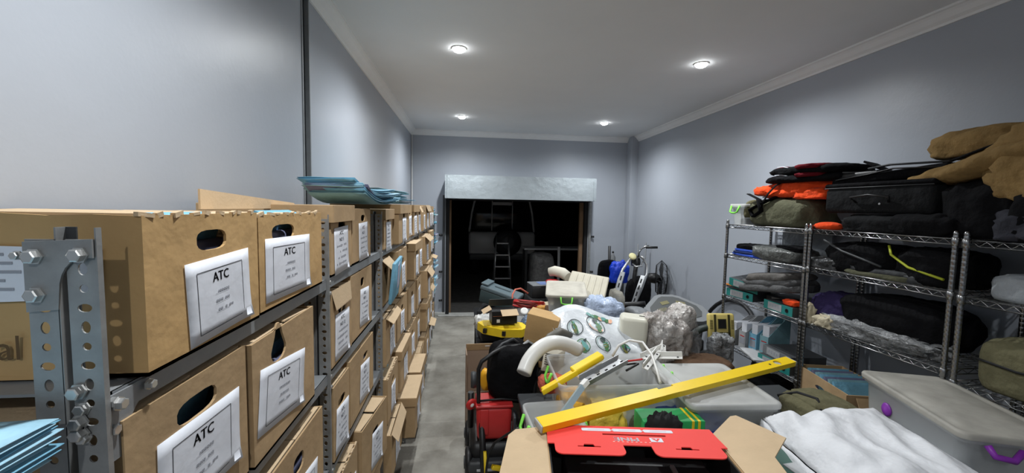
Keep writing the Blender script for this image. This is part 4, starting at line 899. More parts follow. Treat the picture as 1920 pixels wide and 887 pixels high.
def ring(mb, cu, cv, r, mt, wd=.006, a0=0, a1=360, ax=.66):
    n = 28; vs = []; fs = []
    for k in range(n + 1):
        a = R(a0 + (a1 - a0) * k / n)
        for rr in (r - wd / 2, r + wd / 2): p = bagf(cu + rr * math.cos(a) / .64, cv + ax * rr * math.sin(a) / .45); vs.append(p + Vector((0, -.006, .005)))
    for k in range(n): fs.append((2 * k, 2 * k + 1, 2 * k + 3, 2 * k + 2))
    mb.add(vs, fs, mt)
def leaf(mb, cu, cv, l_, w2, ang, mt):
    vs = []; n = 10
    for k in range(n):
        a = 2 * PI * k / n; x = l_ * math.cos(a); y = w2 * math.sin(a) * (1 - .4 * math.cos(a)); q = R(ang); vs.append(bagf(cu + (x * math.cos(q) - y * math.sin(q)) / .64, cv + .7 * (x * math.sin(q) + y * math.cos(q)) / .45) + Vector((0, -.0075, .006)))
    mb.add(vs, [tuple(range(n))], mt)
m = MB()
for (cu, cv, r, mt) in [(.22, .78, .058, 'k'), (.48, .83, .062, 'k'), (.50, .61, .055, 'k'), (.25, .57, .05, 'g'), (.78, .60, .04, 'k')]:
    ring(m, cu, cv, r, pr[mt], .006); ring(m, cu, cv, r - .012, pr['t'], .003, 30, 300)
    rnd = random.Random(int(cu * 100 + cv * 10))
    for k in range(5): leaf(m, cu + rnd.uniform(-.03, .03), cv + rnd.uniform(-.06, .05), rnd.uniform(.022, .04), rnd.uniform(.009, .018), rnd.uniform(20, 160), pr[['g', 'o', 'k', 't', 'g'][k]])
ring(m, .48, .83, .05, pr['p'], .008, 180, 330)
for k in range(7): leaf(m, .45 + .045 * k, .93 - .01 * (k % 2), .03, .012, 10 * k - 20, pr[['t', 'g', 'g', 'p', 't', 'g', 'p'][k]])
m.build('printed_motif', t, label='green and black ring motifs', kind='stuff')
CREAMP = mat('cream_appliance_plastic', (.66, .64, .54), .4, var=.03)
t = empty('cream_cover', (1.25, 2.86, .70), 0, 'cream plastic appliance cover with a slot behind the carrier bag', 'cover', rot=(-.06, .05, -.35))
m = MB(); m.box((0, 0, .20), (.2, .22, .40), CREAMP, bev=.03); m.build('shell', t); m = MB(); m.box((.06, -.0, .4015), (.04, .014, .004), BLACKM); m.build('slot', t)
# ---- stretch-wrapped thing
t = empty('wrapped_appliance', (1.54, 2.88, .698), 0, 'bulky brown object in crinkled stretch wrap right of the carrier bag', 'appliance')
INN = mat('wrapped_brown', (.30, .25, .22), .16, col2=(.62, .60, .58), vscale=6, bump=.9, bscale=17, bump2=.9, b2scale=7)
m = MB(); m.blob((-.03, 0, .2), (.36, .34, .40), INN, seed=3, amp=.2, freq=3, nu=64, nv=34, e=.7, flat=.95, ridge=.8); m.build('wrapped_body', t)
m = MB(); m.blob((.12, .02, .36), (.18, .22, .24), INN, (0, .5, .3), seed=6, amp=.12, freq=3, nu=44, nv=24, e=.75, flat=.95, ridge=.5); m.build('wrapped_neck', t)
m = MB(); m.blob((.02, 0, .2), (.42, .38, .44), mat('stretch_film', (.9, .9, .9), .08, trans=.9, alpha=.28, bump=.9, bscale=18, ior=1.3), seed=9, amp=.16, freq=2.5, nu=56, nv=30, e=.75, flat=.95, ridge=.9); m.build('stretch_film', t)
soft('brown_blanket', (1.72, 2.68, .70), (.42, .3, .16), BRNC, 'brown blanket folded behind the lidded tub', 'blanket', 12, amp=.08, ridge=.9)
soft('clear_bag', (1.98, 2.85, .72), (.16, .16, .26), WRAPC, 'grey crumpled plastic bag right of the wrapped object', 'bag', 13, amp=.25)
# ---- storage under these, mid area table
table('mid_bench', .52, 1.9, 2.66, 3.40, .695, 'hidden dark bench under the carrier bag and wrapped object', DGREY)
# ---- leaning kraft box
t = empty('kraft_box', (.56, 2.98, .715), 0, 'plain brown cardboard box tilted beside the carrier bag', 'box', rot=(.10, .16, -.42))
m = MB(); m.box((0, 0, .2), (.24, .15, .40), CARDO, bev=.003); m.build('body', t); m = MB(); m.box((0, -.076, .2), (.2, .001, .003), CARDL); m.box((-.121, 0, .37), (.001, .05, .06), CARDL); m.build('tape_seam', t)
# ---- white sack on carton
SACK = mat('woven_white_sack', (.72, .73, .76), .55, var=.05, vscale=10, bump=.15, bscale=120, bump2=.3, b2scale=6)
t = empty('sack_carton', (1.60, 1.42, TZ + .001), 0, 'brown cardboard carton under the white woven sack', 'carton', rot=(0, 0, .25))
m = MB(); m.box((0, 0, .105), (.36, .40, .21), CARD, bev=.003); m.build('body', t); m = MB(); m.box((0, 0, .2105), (.05, .4, .001), CARDL); m.build('tape', t)
def sackf(u, v):
    P = [Vector((1.455, 1.74)), Vector((2.06, 1.76)), Vector((1.93, 1.0)), Vector((1.32, 1.08))]
    a = P[0].lerp(P[1], u); b_ = P[3].lerp(P[2], u); c = a.lerp(b_, v); ed = min(u, 1 - u, v, 1 - v) * 2
    h = .095 * (1 - (1 - min(1, ed * 2.2)) ** 2) + .026 * (noise.noise(Vector((u * 4, v * 4, 3))) + .7 * (.4 - abs(noise.noise(Vector((u * 5 + v * 2, v * 3 - u, 9)))) * 1.8 - .25 * abs(noise.noise(Vector((u * 13 - v * 4, v * 7 + u * 3, 4))))))
    return Vector((c.x + .015 * noise.noise(Vector((v * 6, u, 2))), c.y + .015 * noise.noise(Vector((u * 6, v, 5))), .885 + h - .03 * (u > .999) ))
t = empty('woven_sack', (0, 0, 0), 0, 'white woven plastic sack lying across the right foreground', 'sack')
m = MB(); m.sheet(sackf, 60, 50, .003, SACK); m.sheet(lambda u, v: sackf(u, v) * 1 + Vector((0, 0, -2 * (sackf(u, v).z - .885) * .35 - .003)), 30, 24, .002, SACK); m.build('sack_body', t)
m = MB(); m.sheet(lambda u, v: sackf(0, v) + Vector((-.01 - .02 * u, 0, -.09 * u + .01 * math.sin(v * 20) * u)), 4, 30, .002, SACK); m.build('side_gusset', t)
t = empty('green_crate', (1.36, 1.46, TZ + .001), 0, 'dark green plastic crate between the carton flap and the sack', 'crate', rot=(0, 0, .1))
GCR = mat('dark_green_plastic', (.03, .09, .07), .45); m = MB(); m.box((0, 0, .1), (.15, .36, .2), GCR, bev=.01); m.build('body', t); m = MB(); m.box((0, 0, .205), (.17, .38, .015), GCR, bev=.006); m.box((.0, -.05, .214), (.08, .1, .006), LGREY); m.build('rim', t)
# ---- large tub with purple clips
PURP = mat('purple_plastic', (.22, .03, .35), .4)
t = tub('purple_clip_tub', (2.19, 1.52, TZ + .001), .34, .60, .41, 'large cloudy tub with purple clips by the near wire rack', rz=-.33, clip=False, lidm=mat('dusty_lid', (.33, .315, .28), .6, var=.15, vscale=10))
for (y, z) in ((.12, .30),): m = MB(); m.lathe([(0, 0), (.03, 0), (.033, .006), (.026, .012), (0, .014)], PURP, T(-.163, y, z) @ RY(-PI / 2), 16); m.build('purple_clip', t, label='round purple clip')
m = MB(); m.tube([(-.11, -.325, .39), (-.10, -.345, .36), (-.04, -.345, .35), (0, -.325, .38)], .012, PURP, 8); m.build('purple_clip', t, label='purple end clip')
soft('grey_blanket', (2.19, 1.52, TZ + .02), (.24, .44, .3), mat('slate_fabric', (.1, .12, .14), .9, var=.2), 'slate blanket inside the tub with purple clips', 'blanket', 17, rot=(0, 0, -.33), amp=.05, flat=.95)
soft('khaki_rucksack', (2.12, 2.10, TZ + .001), (.30, .40, .17), KHAC, 'khaki canvas bag with dark trim between tub and cardboard box', 'bag', 19, amp=.1, extra=[('trim', MB().tube([(-.14, .16, .10), (-.08, .08, .155), (-.04, -.02, .16), (-.1, -.12, .13)], .01, BLACKM, 6)), ('flap', MB().blob((.02, .0, .135), (.26, .32, .05), KHAC, seed=20, amp=.08))])

# ================================================================== lawn mower and carton by the aisle
mo = empty('lawn_mower', (.24, 2.93, 0), 0, 'black and red push lawn mower with black grass bag by the aisle', 'mower')
def W(p): return tuple(Vector(p) - Vector((.24, 2.93, 0)))
m = MB(); m.box((0, 0, .19), (.40, .52, .14), BLACK, bev=.05); m.box((-.02, -.27, .12), (.38, .08, .08), DGREY, bev=.02); m.box((-.02, -.315, .11), (.26, .012, .012), LGREY); m.build('deck', mo)
m = MB(); m.box((-.03, -.16, .40), (.25, .2, .24), REDP, bev=.03, taper=.95); m.box((-.10, -.262, .42), (.06, .012, .18), REDP, bev=.005); m.box((-.03, -.16, .525), (.26, .21, .02), REDP, bev=.008); m.build('engine_cover', mo, label='red engine cover')
for x in (-.205, .2):
    for y, r in ((-.2, .10), (.19, .09)):
        m = MB(); m.lathe([(.03, -.02), (r * .8, -.025), (r, -.015), (r, .015), (r * .8, .025), (.03, .02)], BLACK, T(x, y, r) @ RY(PI / 2), 24); b = m.build('wheel', mo)
        m = MB(); m.lathe([(0, 0), (r * .45, 0), (r * .4, .008), (0, .01)], DGREY, T(x + (.024 if x > 0 else -.024), y, r) @ RY(PI / 2 if x > 0 else -PI / 2), 14); m.build('hub_cap', b)
m = MB(); m.tube([W((0.102, 2.720, 0.362)), W((0.099, 2.720, 0.594)), W((0.097, 2.720, 0.777)), W((0.118, 2.720, 0.830)), W((0.202, 2.760, 0.874)), W((0.281, 2.800, 0.897)), W((0.402, 2.840, 0.896)), W((0.505, 2.860, 0.838)), W((0.521, 2.800, 0.740)), W((0.493, 2.740, 0.491))], .0145, BLACK, 10); m.build('handle', mo)
m = MB(); m.tube([W((0.107, 2.720, 0.547)), W((0.260, 2.720, 0.557)), W((0.454, 2.740, 0.524))], .008, BLACK, 8); m.build('cross_bar', mo)
m = MB(); m.tube([W((0.205, 2.800, 0.859)), W((0.273, 2.840, 0.910)), W((0.355, 2.880, 0.931)), W((0.410, 2.900, 0.883))], .012, DGREY, 8); m.tube([W((0.402, 2.840, 0.880)), W((0.470, 2.900, 0.906)), W((0.515, 2.900, 0.880)), W((0.498, 2.860, 0.806)), W((0.439, 2.800, 0.743))], .012, LGREY, 8); m.build('grip_bar', mo)
b = MB(); b.blob((.11, -.05, .70), (.35, .34, .42), BLKC, (.1, .1, .1), 7, .09, 2, 44, 24, .55, .95, .5); b.build('grass_bag', mo)
m = MB(); m.box((.10, -.32, .42), (.018, .07, .16), DGREY, bev=.006, rot=(.1, 0, 0)); m.box((.13, -.30, .34), (.12, .06, .03), BLACK, bev=.01); m.build('rear_flap', mo)
m = MB(); m.lathe([(0, 0), (.04, 0), (.042, .012), (.03, .02), (0, .02)], REDP, T(*W((0.048, 2.740, 0.520))) @ RZ(.5) @ RX(PI / 2 + .2), 18); m.lathe([(0, .02), (.016, .02), (.012, .024), (0, .024)], WHITE, T(*W((0.048, 2.740, 0.520))) @ RZ(.5) @ RX(PI / 2 + .2), 12); m.build('knob', mo, label='red knob with white centre')
m = MB(); m.tube([W((0.049, 2.850, 0.553)), W((0.048, 2.850, 0.291))], .022, BLACK, 8); m.lathe([(.02, -.02), (.055, -.02), (.06, 0), (.055, .02), (.02, .02)], DGREY, T(*W((0.067, 2.850, 0.645))) @ RY(PI / 2), 18); m.build('height_lever', mo)
m = MB(); m.tube([(0.353, 2.350, 0.559), (0.267, 2.400, 0.483), (0.198, 2.450, 0.404), (0.158, 2.450, 0.335), (0.146, 2.450, 0.229), (0.121, 2.353, 0.020)], .008, BLACK, 8); m.build('black_cable', None, None, None, 'black cable curving down from the mower to the floor', 'cable')
t = empty('hedge_trimmer', (0.141, 2.567, 0.030), 0, 'yellow and black garden tool standing on the floor before the mower', 'tool')
m = MB(); m.tube([(0, 0, 0), (-.01, .06, .2), (-.02, .13, .4)], .022, BLACK, 8); m.build('shaft', t); m = MB(); m.tube([(.012, -.022, .02), (.002, .038, .22)], .012, YELP, 6); m.box((.10, .0, .12), (.12, .03, .03), YELP, (0, .4, .3), .006); m.build('yellow_guard', t)
t = empty('tall_open_carton', (.20, 3.34, 0), 0, 'tall open brown carton standing behind the lawn mower', 'carton', rot=(0, 0, .04)); t.scale = (1, .68, .83)
CARP2 = mat('pinkish_cardboard', (.36, .26, .19), .85, var=.08, vscale=5)
m = MB(); m.box((0, .13, .43), (.37, .006, .86), CARP2); m.box((-.185, 0, .41), (.006, .26, .82), CARP2); m.box((.185, 0, .41), (.006, .26, .82), CARP2); m.box((0, -.13, .22), (.37, .006, .44), CARP2); m.box((0, 0, .004), (.37, .26, .006), CARP2); m.build('body', t)
m = MB(); m.box((0, .115, .83), (.36, .006, .07), CARD, (.15, 0, 0)); m.box((0, .108, .838), (.04, .004, .008), PAPER, (.15, 0, 0)); m.build('top_flap', t)
t = empty('cordless_drill', (0.173, 3.060, 0.480), 0, 'yellow orange cordless tool standing in the tall carton', 'drill')
m = MB(); m.blob((0, 0, .07), (.10, .08, .17), mat('amber_plastic', (.85, .42, .02), .45), seed=2, amp=.15, freq=4, nu=20, nv=12, flat=.98); m.build('body', t); m = MB(); m.tube([(.03, -.03, .08), (.05, -.05, .02), (.06, -.04, -.03)], .012, BLACK, 8); m.build('trigger_grip', t)
# tools sticking out of the grass bag
for k, (a, b_, r, mt, lb) in enumerate([((0.259, 2.850, 0.815), (0.480, 2.950, 0.826), .018, DGREY, 'dark grey pipe lying over the mower bag'), ((0.284, 2.820, 0.794), (0.497, 2.900, 0.774), .02, MGREY, 'lighter grey hose lying over the mower bag'), ((0.316, 2.950, 0.830), (0.377, 2.850, 0.813), .02, BRNC, 'short brown handle over the mower bag'), ((0.350, 2.960, 0.797), (0.463, 2.980, 0.845), .013, OLVC, 'olive rod behind the mower handle')]):
    a, b_ = Vector(a), Vector(b_); c = (a + b_) / 2 + Vector((0, 0, .01)); m = MB(); m.tube([a, c, b_], r, mt, 8); m.build('garden_rod', None, None, None, lb, 'tool')
t = empty('tan_vent_cover', (0.566, 2.480, 0.888), 0, 'beige slotted vent cover under the white pipe bend', 'vent', rot=(-.5, 0, -.5))
m = MB(); m.box((0, 0, .03), (.14, .012, .15), BEIGE, bev=.004); m.build('panel', t)
for k in range(6): m = MB(); m.box((-.01, -.008, .0 + .013 * k), (.09, .004, .005), BLACKM); m.build('slot', t)
t = MB(); t.tube([(0.490, 2.600, 0.879), (0.518, 2.620, 0.944), (0.585, 2.650, 1.018), (0.663, 2.700, 1.039), (0.744, 2.740, 0.994)], .03, mat('dull_grey_hose', (.13, .12, .1), .5), 12); t.build('grey_hose', None, None, None, 'dull grey hose arching behind the white pipe bend', 'hose')
soft('red_cloth', (0.526, 2.300, 0.813), (.16, .14, .1), cloth('salmon_cloth', (.5, .12, .08)), 'salmon red cloth at the back left of the open tub', 'cloth', 33)
# ================================================================== heap on the far table
t = empty('yellow_tool_case', (.36, 3.72, .715), 0, 'yellow plastic tool case lying flat at the aisle edge', 'case', rot=(.03, .04, -.18))
m = MB(); m.prism([(-.25, .02), (-.2, .1), (0, .13), (.2, .11), (.24, .0), (.18, -.10), (0, -.14), (-.18, -.08)], .075, YELP, T(0, 0, .0)); m.box((0, 0, .078), (.3, .14, .012), YELP, bev=.005); m.build('case_shell', t)
m = MB()
for x in (-.16, .02): m.box((x, -.105 - (.03 if x > 0 else 0), .04), (.03, .03, .04), BLACK, (0, 0, -.3))
m.build('latch', t)
t = empty('blue_tin', (.43, 3.53, FZ), 0, 'dark blue printed tin under the yellow case', 'tin'); m = MB(); m.box((0, 0, .032), (.2, .11, .06), mat('blue_tin_paint', (.03, .03, .28), .4), bev=.01); m.build('body', t); m = MB(); m.box((-.03, -.056, .035), (.08, .002, .012), mat('lilac_print', (.35, .25, .6), .5)); m.build('print_band', t)
t = empty('glass_jar', (.21, 3.53, FZ), 0, 'clear jar with a cream lid under the yellow case', 'jar'); m = MB(); m.lathe([(0, 0), (.045, 0), (.048, .01), (.048, .035), (.035, .04)], TUB, seg=18); m.build('jar_body', t); m = MB(); m.lathe([(.03, .038), (.04, .038), (.04, .055), (0, .057)], CREAMP, seg=18); m.build('lid', t)
t = empty('small_open_box', (.36, 3.74, .815), 0, 'small black printed box with open kraft flaps on the yellow case', 'box', rot=(0, 0, .1))
m = MB(); m.box((0, 0, .06), (.24, .16, .12), BLACK); m.box((-.06, -.0815, .03), (.03, .002, .03), WHITE); m.box((0, -.0815, .075), (.22, .002, .003), mat('copper_print', (.3, .1, .04), .5)); m.build('body', t)
m = MB(); m.box((.04, -.115, .115), (.16, .08, .004), CARDL, (.55, 0, .1)); m.box((-.16, 0, .12), (.09, .15, .004), CARDL, (0, -.5, 0)); m.box((.0, .11, .16), (.24, .10, .004), DGREY, (-.9, 0, 0)); m.build('open_flap', t)
soft('foil_bag', (.2, 3.95, .70), (.2, .22, .14), mat('crinkled_white_bag', (.55, .55, .53), .35, var=.2, vscale=14, bump=.6, bscale=22), 'crinkled white bag at the aisle edge behind the yellow case', 'bag', 5, amp=.2)
m = MB(); m.box((0, 0, .05), (.3, .3, .1), DGREY, bev=.01); m.build('dark_box', None, (.29, 3.96, FZ + .001), (0, 0, .1), 'low dark box under the crinkled white bag', 'box')
t = empty('tool_box', (.40, 4.72, .74), 0, 'dark teal plastic tool box with grey catches, left end of the heap', 'toolbox', rot=(.04, .26, -.42))
TBX = mat('teal_grey_plastic', (.04, .065, .07), .5); TBL = mat('blue_grey_lid', (.1, .14, .16), .5)
m = MB(); m.box((0, 0, .07), (.46, .24, .15), TBX, bev=.012, taper=.95); m.build('body', t); m = MB(); m.box((0, 0, .17), (.48, .25, .055), TBL, bev=.015); m.box((.0, .0, .2), (.2, .03, .03), TBL, bev=.008); m.build('lid', t)
m = MB(); m.box((0.03, -.125, .09), (.03, .008, .04), LGREY, bev=.003); m.build('catch', t); m = MB(); m.box((-.2, 0, .215), (.09, .22, .02), TBL, bev=.006); m.build('end_tray', t)
m = MB(); m.box((0, 0, .05), (.5, .4, .10), BLACKM, bev=.01); m.build('black_crate', None, (.42, 4.72, FZ + .001), (0, 0, -.2), 'black crate below the teal tool box', 'crate')
# cables
def cablecoil(name, c, R_, n, r, mt, label, sd, zz=.02, flat=.55):
    rnd = random.Random(sd); pts = []
    for k in range(n * 10):
        a = 2 * PI * k / 10; q = 1 + .25 * noise.noise(Vector((k * .13, sd, 0))); pts.append((R_[0] * q * math.cos(a) + .02 * noise.noise(Vector((k * .07, 9, sd))) * 4, R_[1] * q * math.sin(a), zz * k / (n * 10) * 3 + .03 * (1 + noise.noise(Vector((k * .2, sd, 4))))))
    m = MB(); m.tube(pts, r, mt, 6); return m.build(name, None, c, (rnd.uniform(-.1, .1), .1, 0), label, 'cable')
cablecoil('red_cable_coil', (.70, 4.35, .78), (.17, .12), 4, .011, REDP, 'tangled red cable coil behind the small black box', 3)
cablecoil('brown_cable_coil', (.66, 4.30, .80), (.12, .1), 3, .009, mat('maroon_cable', (.2, .02, .015), .5), 'tangled maroon cable looped on the red coil', 8)
m = MB(); m.tube([(0.475, 4.000, 0.910), (0.485, 4.050, 1.009), (0.518, 4.100, 1.049), (0.580, 4.150, 1.049), (0.669, 4.200, 0.987)], .009, mat('pinkish_cable', (.6, .15, .1), .5), 8); m.build('pink_cable', None, None, None, 'pinkish red cable standing in an arch above the coils', 'cable')
t = empty('clear_crate', (.68, 4.25, FZ + .001), 0, 'clear plastic crate holding the tangled cables', 'storage box')
m = MB(); n_ = 5
m.rings([[(x, y, 0) for x, y in rrect(.4, .3, .03)], [(x, y, .17) for x, y in rrect(.44, .34, .03)], [(x, y, .17) for x, y in rrect(.42, .32, .03)], [(x, y, .006) for x, y in rrect(.38, .28, .03)]], TUB, caps=False); m.add([(x, y, .003) for x, y in rrect(.4, .3, .03)], [list(range(20))], TUB); m.build('crate_body', t)
soft('blue_plastic_bag', (.70, 3.85, FZ + .001), (.3, .3, .26), mat('blue_tinted_wrap', (.12, .17, .25), .2, var=.5, vscale=9, bump=.7, bscale=18), 'blue tinted crumpled plastic between small box and kraft box', 'bag', 44, amp=.2)
soft('orange_pouch', (.84, 4.2, .80), (.14, .1, .06), mat('amber_cloth', (.6, .28, .05), .7), 'amber cloth pouch lying at the end of the cables', 'pouch', 45)
t = empty('white_roll', (.62, 4.12, .80), 0, 'white roll of tape on the red cables', 'tape'); m = MB(); m.lathe([(.022, 0), (.042, 0), (.042, .03), (.022, .03)], WHITE, RX(.7), 18); m.build('tape_roll', t)
t = empty('black_battery_box', (.97, 4.92, .80), 0, 'black box with a blue grey printed lid near the doorway', 'box', rot=(0, 0, .12))
m = MB(); m.box((0, 0, .07), (.34, .26, .14), BLACK, bev=.01, taper=1.04); m.build('body', t); m = MB(); m.box((0, .0, .15), (.34, .27, .016), MGREY, bev=.006); m.box((.04, .0, .1585), (.2, .2, .002), mat('blue_grey_print', (.14, .2, .4), .5)); m.build('lid', t)
m = MB(); m.box((0, 0, .1), (.4, .34, .195), BLACKM, bev=.01); m.build('black_crate', None, (.97, 4.9, FZ + .001), (0, 0, .1), 'black crate below the battery box', 'crate')
soft('cream_cloth', (.95, 4.45, .74), (.3, .2, .1), CREC, 'cream cloth scraps below the black battery box', 'cloth', 46, amp=.2)
soft('brown_sack', (.92, 4.2, FZ), (.3, .3, .16), BRNC, 'brown sack under the cream cloth scraps', 'sack', 47)
# clear and beige tubs
m = MB(); m.box((0, 0, .13), (.42, .4, .26), BRNC, bev=.02); m.build('brown_carton', None, (1.04, 3.98, FZ + .001), (0, 0, -.1), 'brown dusty carton below the clear handled tub', 'carton')
tub('handled_tub', (1.02, 3.95, .865), .37, .44, .225, 'clear tub with green handle and dusty beige lid', rot=(.12, 0, -.22), side='y', lidm=mat('dusty_beige_lid', (.5, .47, .40), .6, var=.1, vscale=10))
soft('green_cloth', (1.02, 3.95, .885), (.24, .28, .12), mat('moss_cloth', (.1, .12, .06), .9, var=.4, vscale=20), 'mossy green cloth inside the clear handled tub', 'cloth', 48, flat=.9)
t = empty('beige_crate', (1.33, 4.30, .84), 0, 'large beige plastic tub tilted with ribbed lid and wire handle', 'storage box', rot=(.48, .12, -.42))
BG = mat('dusty_beige_plastic', (.52, .48, .38), .5, var=.06, vscale=10)
m = MB(); m.box((0, 0, .1), (.40, .50, .22), BG, bev=.03, taper=.92); m.build('body', t); m = MB(); m.box((0, 0, .22), (.43, .53, .03), BG, bev=.015); m.build('lid', t)
for k in range(5): m = MB(); m.box((-.14 + .07 * k, 0, .238), (.02, .44, .008), BG, bev=.003); m.build('lid_rib', t)
m = MB(); m.tube([(-.1, -.262, .2), (-.1, -.275, .13), (-.08, -.28, .11), (.08, -.28, .11), (.1, -.275, .13), (.1, -.262, .2)], .006, DGREY, 6); m.build('wire_handle', t)
m = MB(); m.box((0, 0, .07), (.5, .5, .14), CARD, bev=.004); m.build('flat_carton', None, (1.4, 4.38, FZ + .001), (0, 0, -.3), 'brown carton below the beige ribbed tub', 'carton')
t = empty('rolled_mat', (0, 0, 0), 0, 'thick cream rolled foam lying over the beige tub', 'roll')
RM = mat('cream_foam', (.68, .64, .54), .6, var=.05); m = MB(); m.tube([(1.014, 4.750, 1.128), (1.073, 4.720, 1.146), (1.155, 4.650, 1.132), (1.204, 4.560, 1.096)], [.052, .062, .064, .058], RM, 20); m.build('roll_body', t)
soft('red_hood', (1.042, 4.680, 0.997), (.16, .12, .06), REDP, 'small red cover poking out under the cream roll', 'cover', 49, amp=.08)
m = MB(); m.box((0, 0, .125), (.34, .3, .25), DGREY, bev=.01); m.build('dark_box', None, (1.16, 4.62, FZ + .001), (0, 0, .1), 'dark box below the red cover and cream roll', 'box')
soft('white_blue_bag', (1.30, 3.62, .745), (.34, .28, .38), mat('pale_blue_polythene', (.42, .5, .66), .25, var=.25, vscale=7, bump=.6, bscale=14), 'knotted pale blue plastic bag right of the handled tub', 'bag', 50, amp=.2, freq=2.6)
folded('grey_towel', (1.50, 3.80, .745), (.07, .3, .28), [cloth('taupe_cloth', (.24, .23, .2))], 'folded taupe towel standing right of the pale blue bag', 'towel', layers=1)
soft('pink_bag', (1.68, 3.95, .66), (.16, .2, .14), cloth('peach_cloth', (.55, .3, .22)), 'peach coloured cloth right of the taupe towel', 'cloth', 51)
m = MB(); m.box((0, 0, .07), (.42, .45, .14), DGREY, bev=.01); m.build('dark_tray', None, (1.47, 3.72, FZ + .001), (0, 0, 0), 'dark tray under the pale blue bag and towel', 'tray')
# ================================================================== exercise gear by the back right corner
eb = empty('exercise_bike', (2.42, 5.2, 0), 0, 'silver and black exercise bike with handlebar by the right wall', 'exercise bike')
def V_(p): return tuple(Vector(p) - Vector((2.42, 5.2, 0)))
m = MB(); m.tube([V_((1.969, 5.100, 0.697)), V_((2.053, 5.150, 0.955)), V_((2.127, 5.200, 1.092)), V_((2.213, 5.200, 1.217)), V_((2.257, 5.200, 1.253))], .02, STEEL, 8); m.build('handle_arm', eb)
m = MB(); m.tube([V_((2.277, 5.100, 0.651)), V_((2.358, 5.100, 0.854)), V_((2.448, 5.150, 1.049)), V_((2.457, 5.180, 1.154)), V_((2.417, 5.200, 1.239)), V_((2.369, 5.200, 1.276))], .02, STEEL, 8); m.build('handle_arm', eb)
for (a, b_) in (((1.941, 5.020, 0.645), (2.088, 5.100, 1.072)), ((2.204, 5.000, 0.647), (2.364, 5.080, 1.025))):
    a, b_ = Vector(V_(a)), Vector(V_(b_)); d_ = (b_ - a); q = d_.to_track_quat('Z', 'Y').to_matrix().to_4x4(); m = MB(); M_ = T(*((a + b_) / 2)) @ q
    L2 = d_.length
    m.add(*[(lambda vs, fs: (vs, fs))([(x, y, z) for x in (-.035, .035) for y in (-.006, .006) for z in (-L2 / 2, L2 / 2)], [(0, 1, 3, 2), (4, 6, 7, 5), (0, 4, 5, 1), (2, 3, 7, 6), (0, 2, 6, 4), (1, 5, 7, 3)])][0], STEEL, M_)
    for k in range(4): m.add([(x, y, z + (-.35 + .22 * k) * L2) for x in (-.01, .01) for y in (-.009, .009) for z in (-.03, .03)], [(0, 1, 3, 2), (4, 6, 7, 5), (0, 4, 5, 1), (2, 3, 7, 6), (0, 2, 6, 4), (1, 5, 7, 3)], BLACK, M_)
    m.build('slotted_leg', eb)
m = MB(); m.tube([V_((2.341, 5.200, 1.239)), V_((2.345, 5.200, 1.319)), V_((2.373, 5.200, 1.371)), V_((2.440, 5.200, 1.408)), V_((2.476, 5.180, 1.417))], .013, CHROME, 8); m.tube([V_((2.260, 5.200, 1.166)), V_((2.285, 5.150, 1.136)), V_((2.368, 5.150, 1.144)), V_((2.411, 5.200, 1.203))], .012, STEEL, 8); m.build('handlebar', eb)
m = MB(); m.tube([V_((2.431, 5.180, 1.395)), V_((2.578, 5.140, 1.400))], .016, BLACK, 8); m.build('grip', eb)
m = MB(); m.lathe([(0, -.01), (.05, -.01), (.052, .01), (.04, .018), (0, .018)], mat('pale_yellow_dial', (.7, .65, .35), .5), T(*V_((2.239, 5.160, 1.273))) @ RX(PI / 2 - .7), 18); m.build('dial', eb)
m = MB(); m.tube([V_((2.333, 5.220, 1.273)), V_((2.308, 5.250, 0.899)), (0, 0, .35)], .03, BLACK, 8); m.blob(V_((2.327, 5.250, 1.181)), (.12, .1, .16), BLACK, seed=4, amp=.1); m.build('stem', eb)
m = MB(); m.blob((-.02, .1, .72), (.34, .22, .5), BLKC, seed=8, amp=.2, flat=.95); m.build('black_cover', eb)
m = MB(); m.lathe([(.0, -.07), (.25, -.07), (.27, -.04), (.27, .04), (.25, .07), (0, .07)], BLACK, T(0, .05, .31) @ RY(PI / 2), 28); m.build('flywheel_case', eb)
for y in (-.28, .42): m = MB(); m.box((0, y, .03), (.36, .07, .055), BLACK, bev=.012); m.build('foot_bar', eb)
m = MB(); m.box((0, .07, .075), (.06, .7, .04), BLACK); m.build('base_rail', eb)
fn = empty('pedestal_fan', (2.83, 5.50, 0), 0, 'black caged fan turned sideways next to the exercise bike', 'fan', rot=(0, 0, 0))
FM = T(.03, .05, .90) @ RZ(1.15) @ RX(PI / 2)
m = MB()
for zc, rr in ((-.07, .2), (0, .27), (.07, .2), (.085, .06), (-.085, .06)): m.tube([(rr * math.cos(2 * PI * k / 28), rr * math.sin(2 * PI * k / 28), zc) for k in range(29)], .005, BLACK, 5, M=FM)
for k in range(28):
    a = 2 * PI * k / 28
    for s_ in (-1, 1): m.tube([(.05 * math.cos(a), .05 * math.sin(a), .085 * s_), (.2 * math.cos(a), .2 * math.sin(a), .07 * s_), (.27 * math.cos(a), .27 * math.sin(a), 0)], .002, BLACK, 4, M=FM)
m.build('cage', fn)
for k in range(4): m = MB(); m.prism([(.03, -.03), (.12, -.08), (.23, -.03), (.23, .04), (.12, .05), (.03, .03)], .004, DGREY, FM @ RZ(k * PI / 2) @ RX(.4)); m.build('blade', fn)
m = MB(); m.lathe([(0, -.2), (.07, -.19), (.08, -.08), (.05, -.03), (.03, .02), (0, .03)], BLACK, FM, 16); m.build('motor', fn)
m = MB(); m.tube([(0, .06, .03), (0, .06, .85)], .018, BLACK, 8); m.build('pole', fn); m = MB(); m.lathe([(.13, 0), (.13, .015), (.03, .04), (.0, .04)], BLACK, T(0, .06, 0), 24); m.build('base', fn)
st = empty('folded_stool', (2.80, 6.1, 0), 0, 'folded metal stool with two upright legs behind the fan', 'stool')
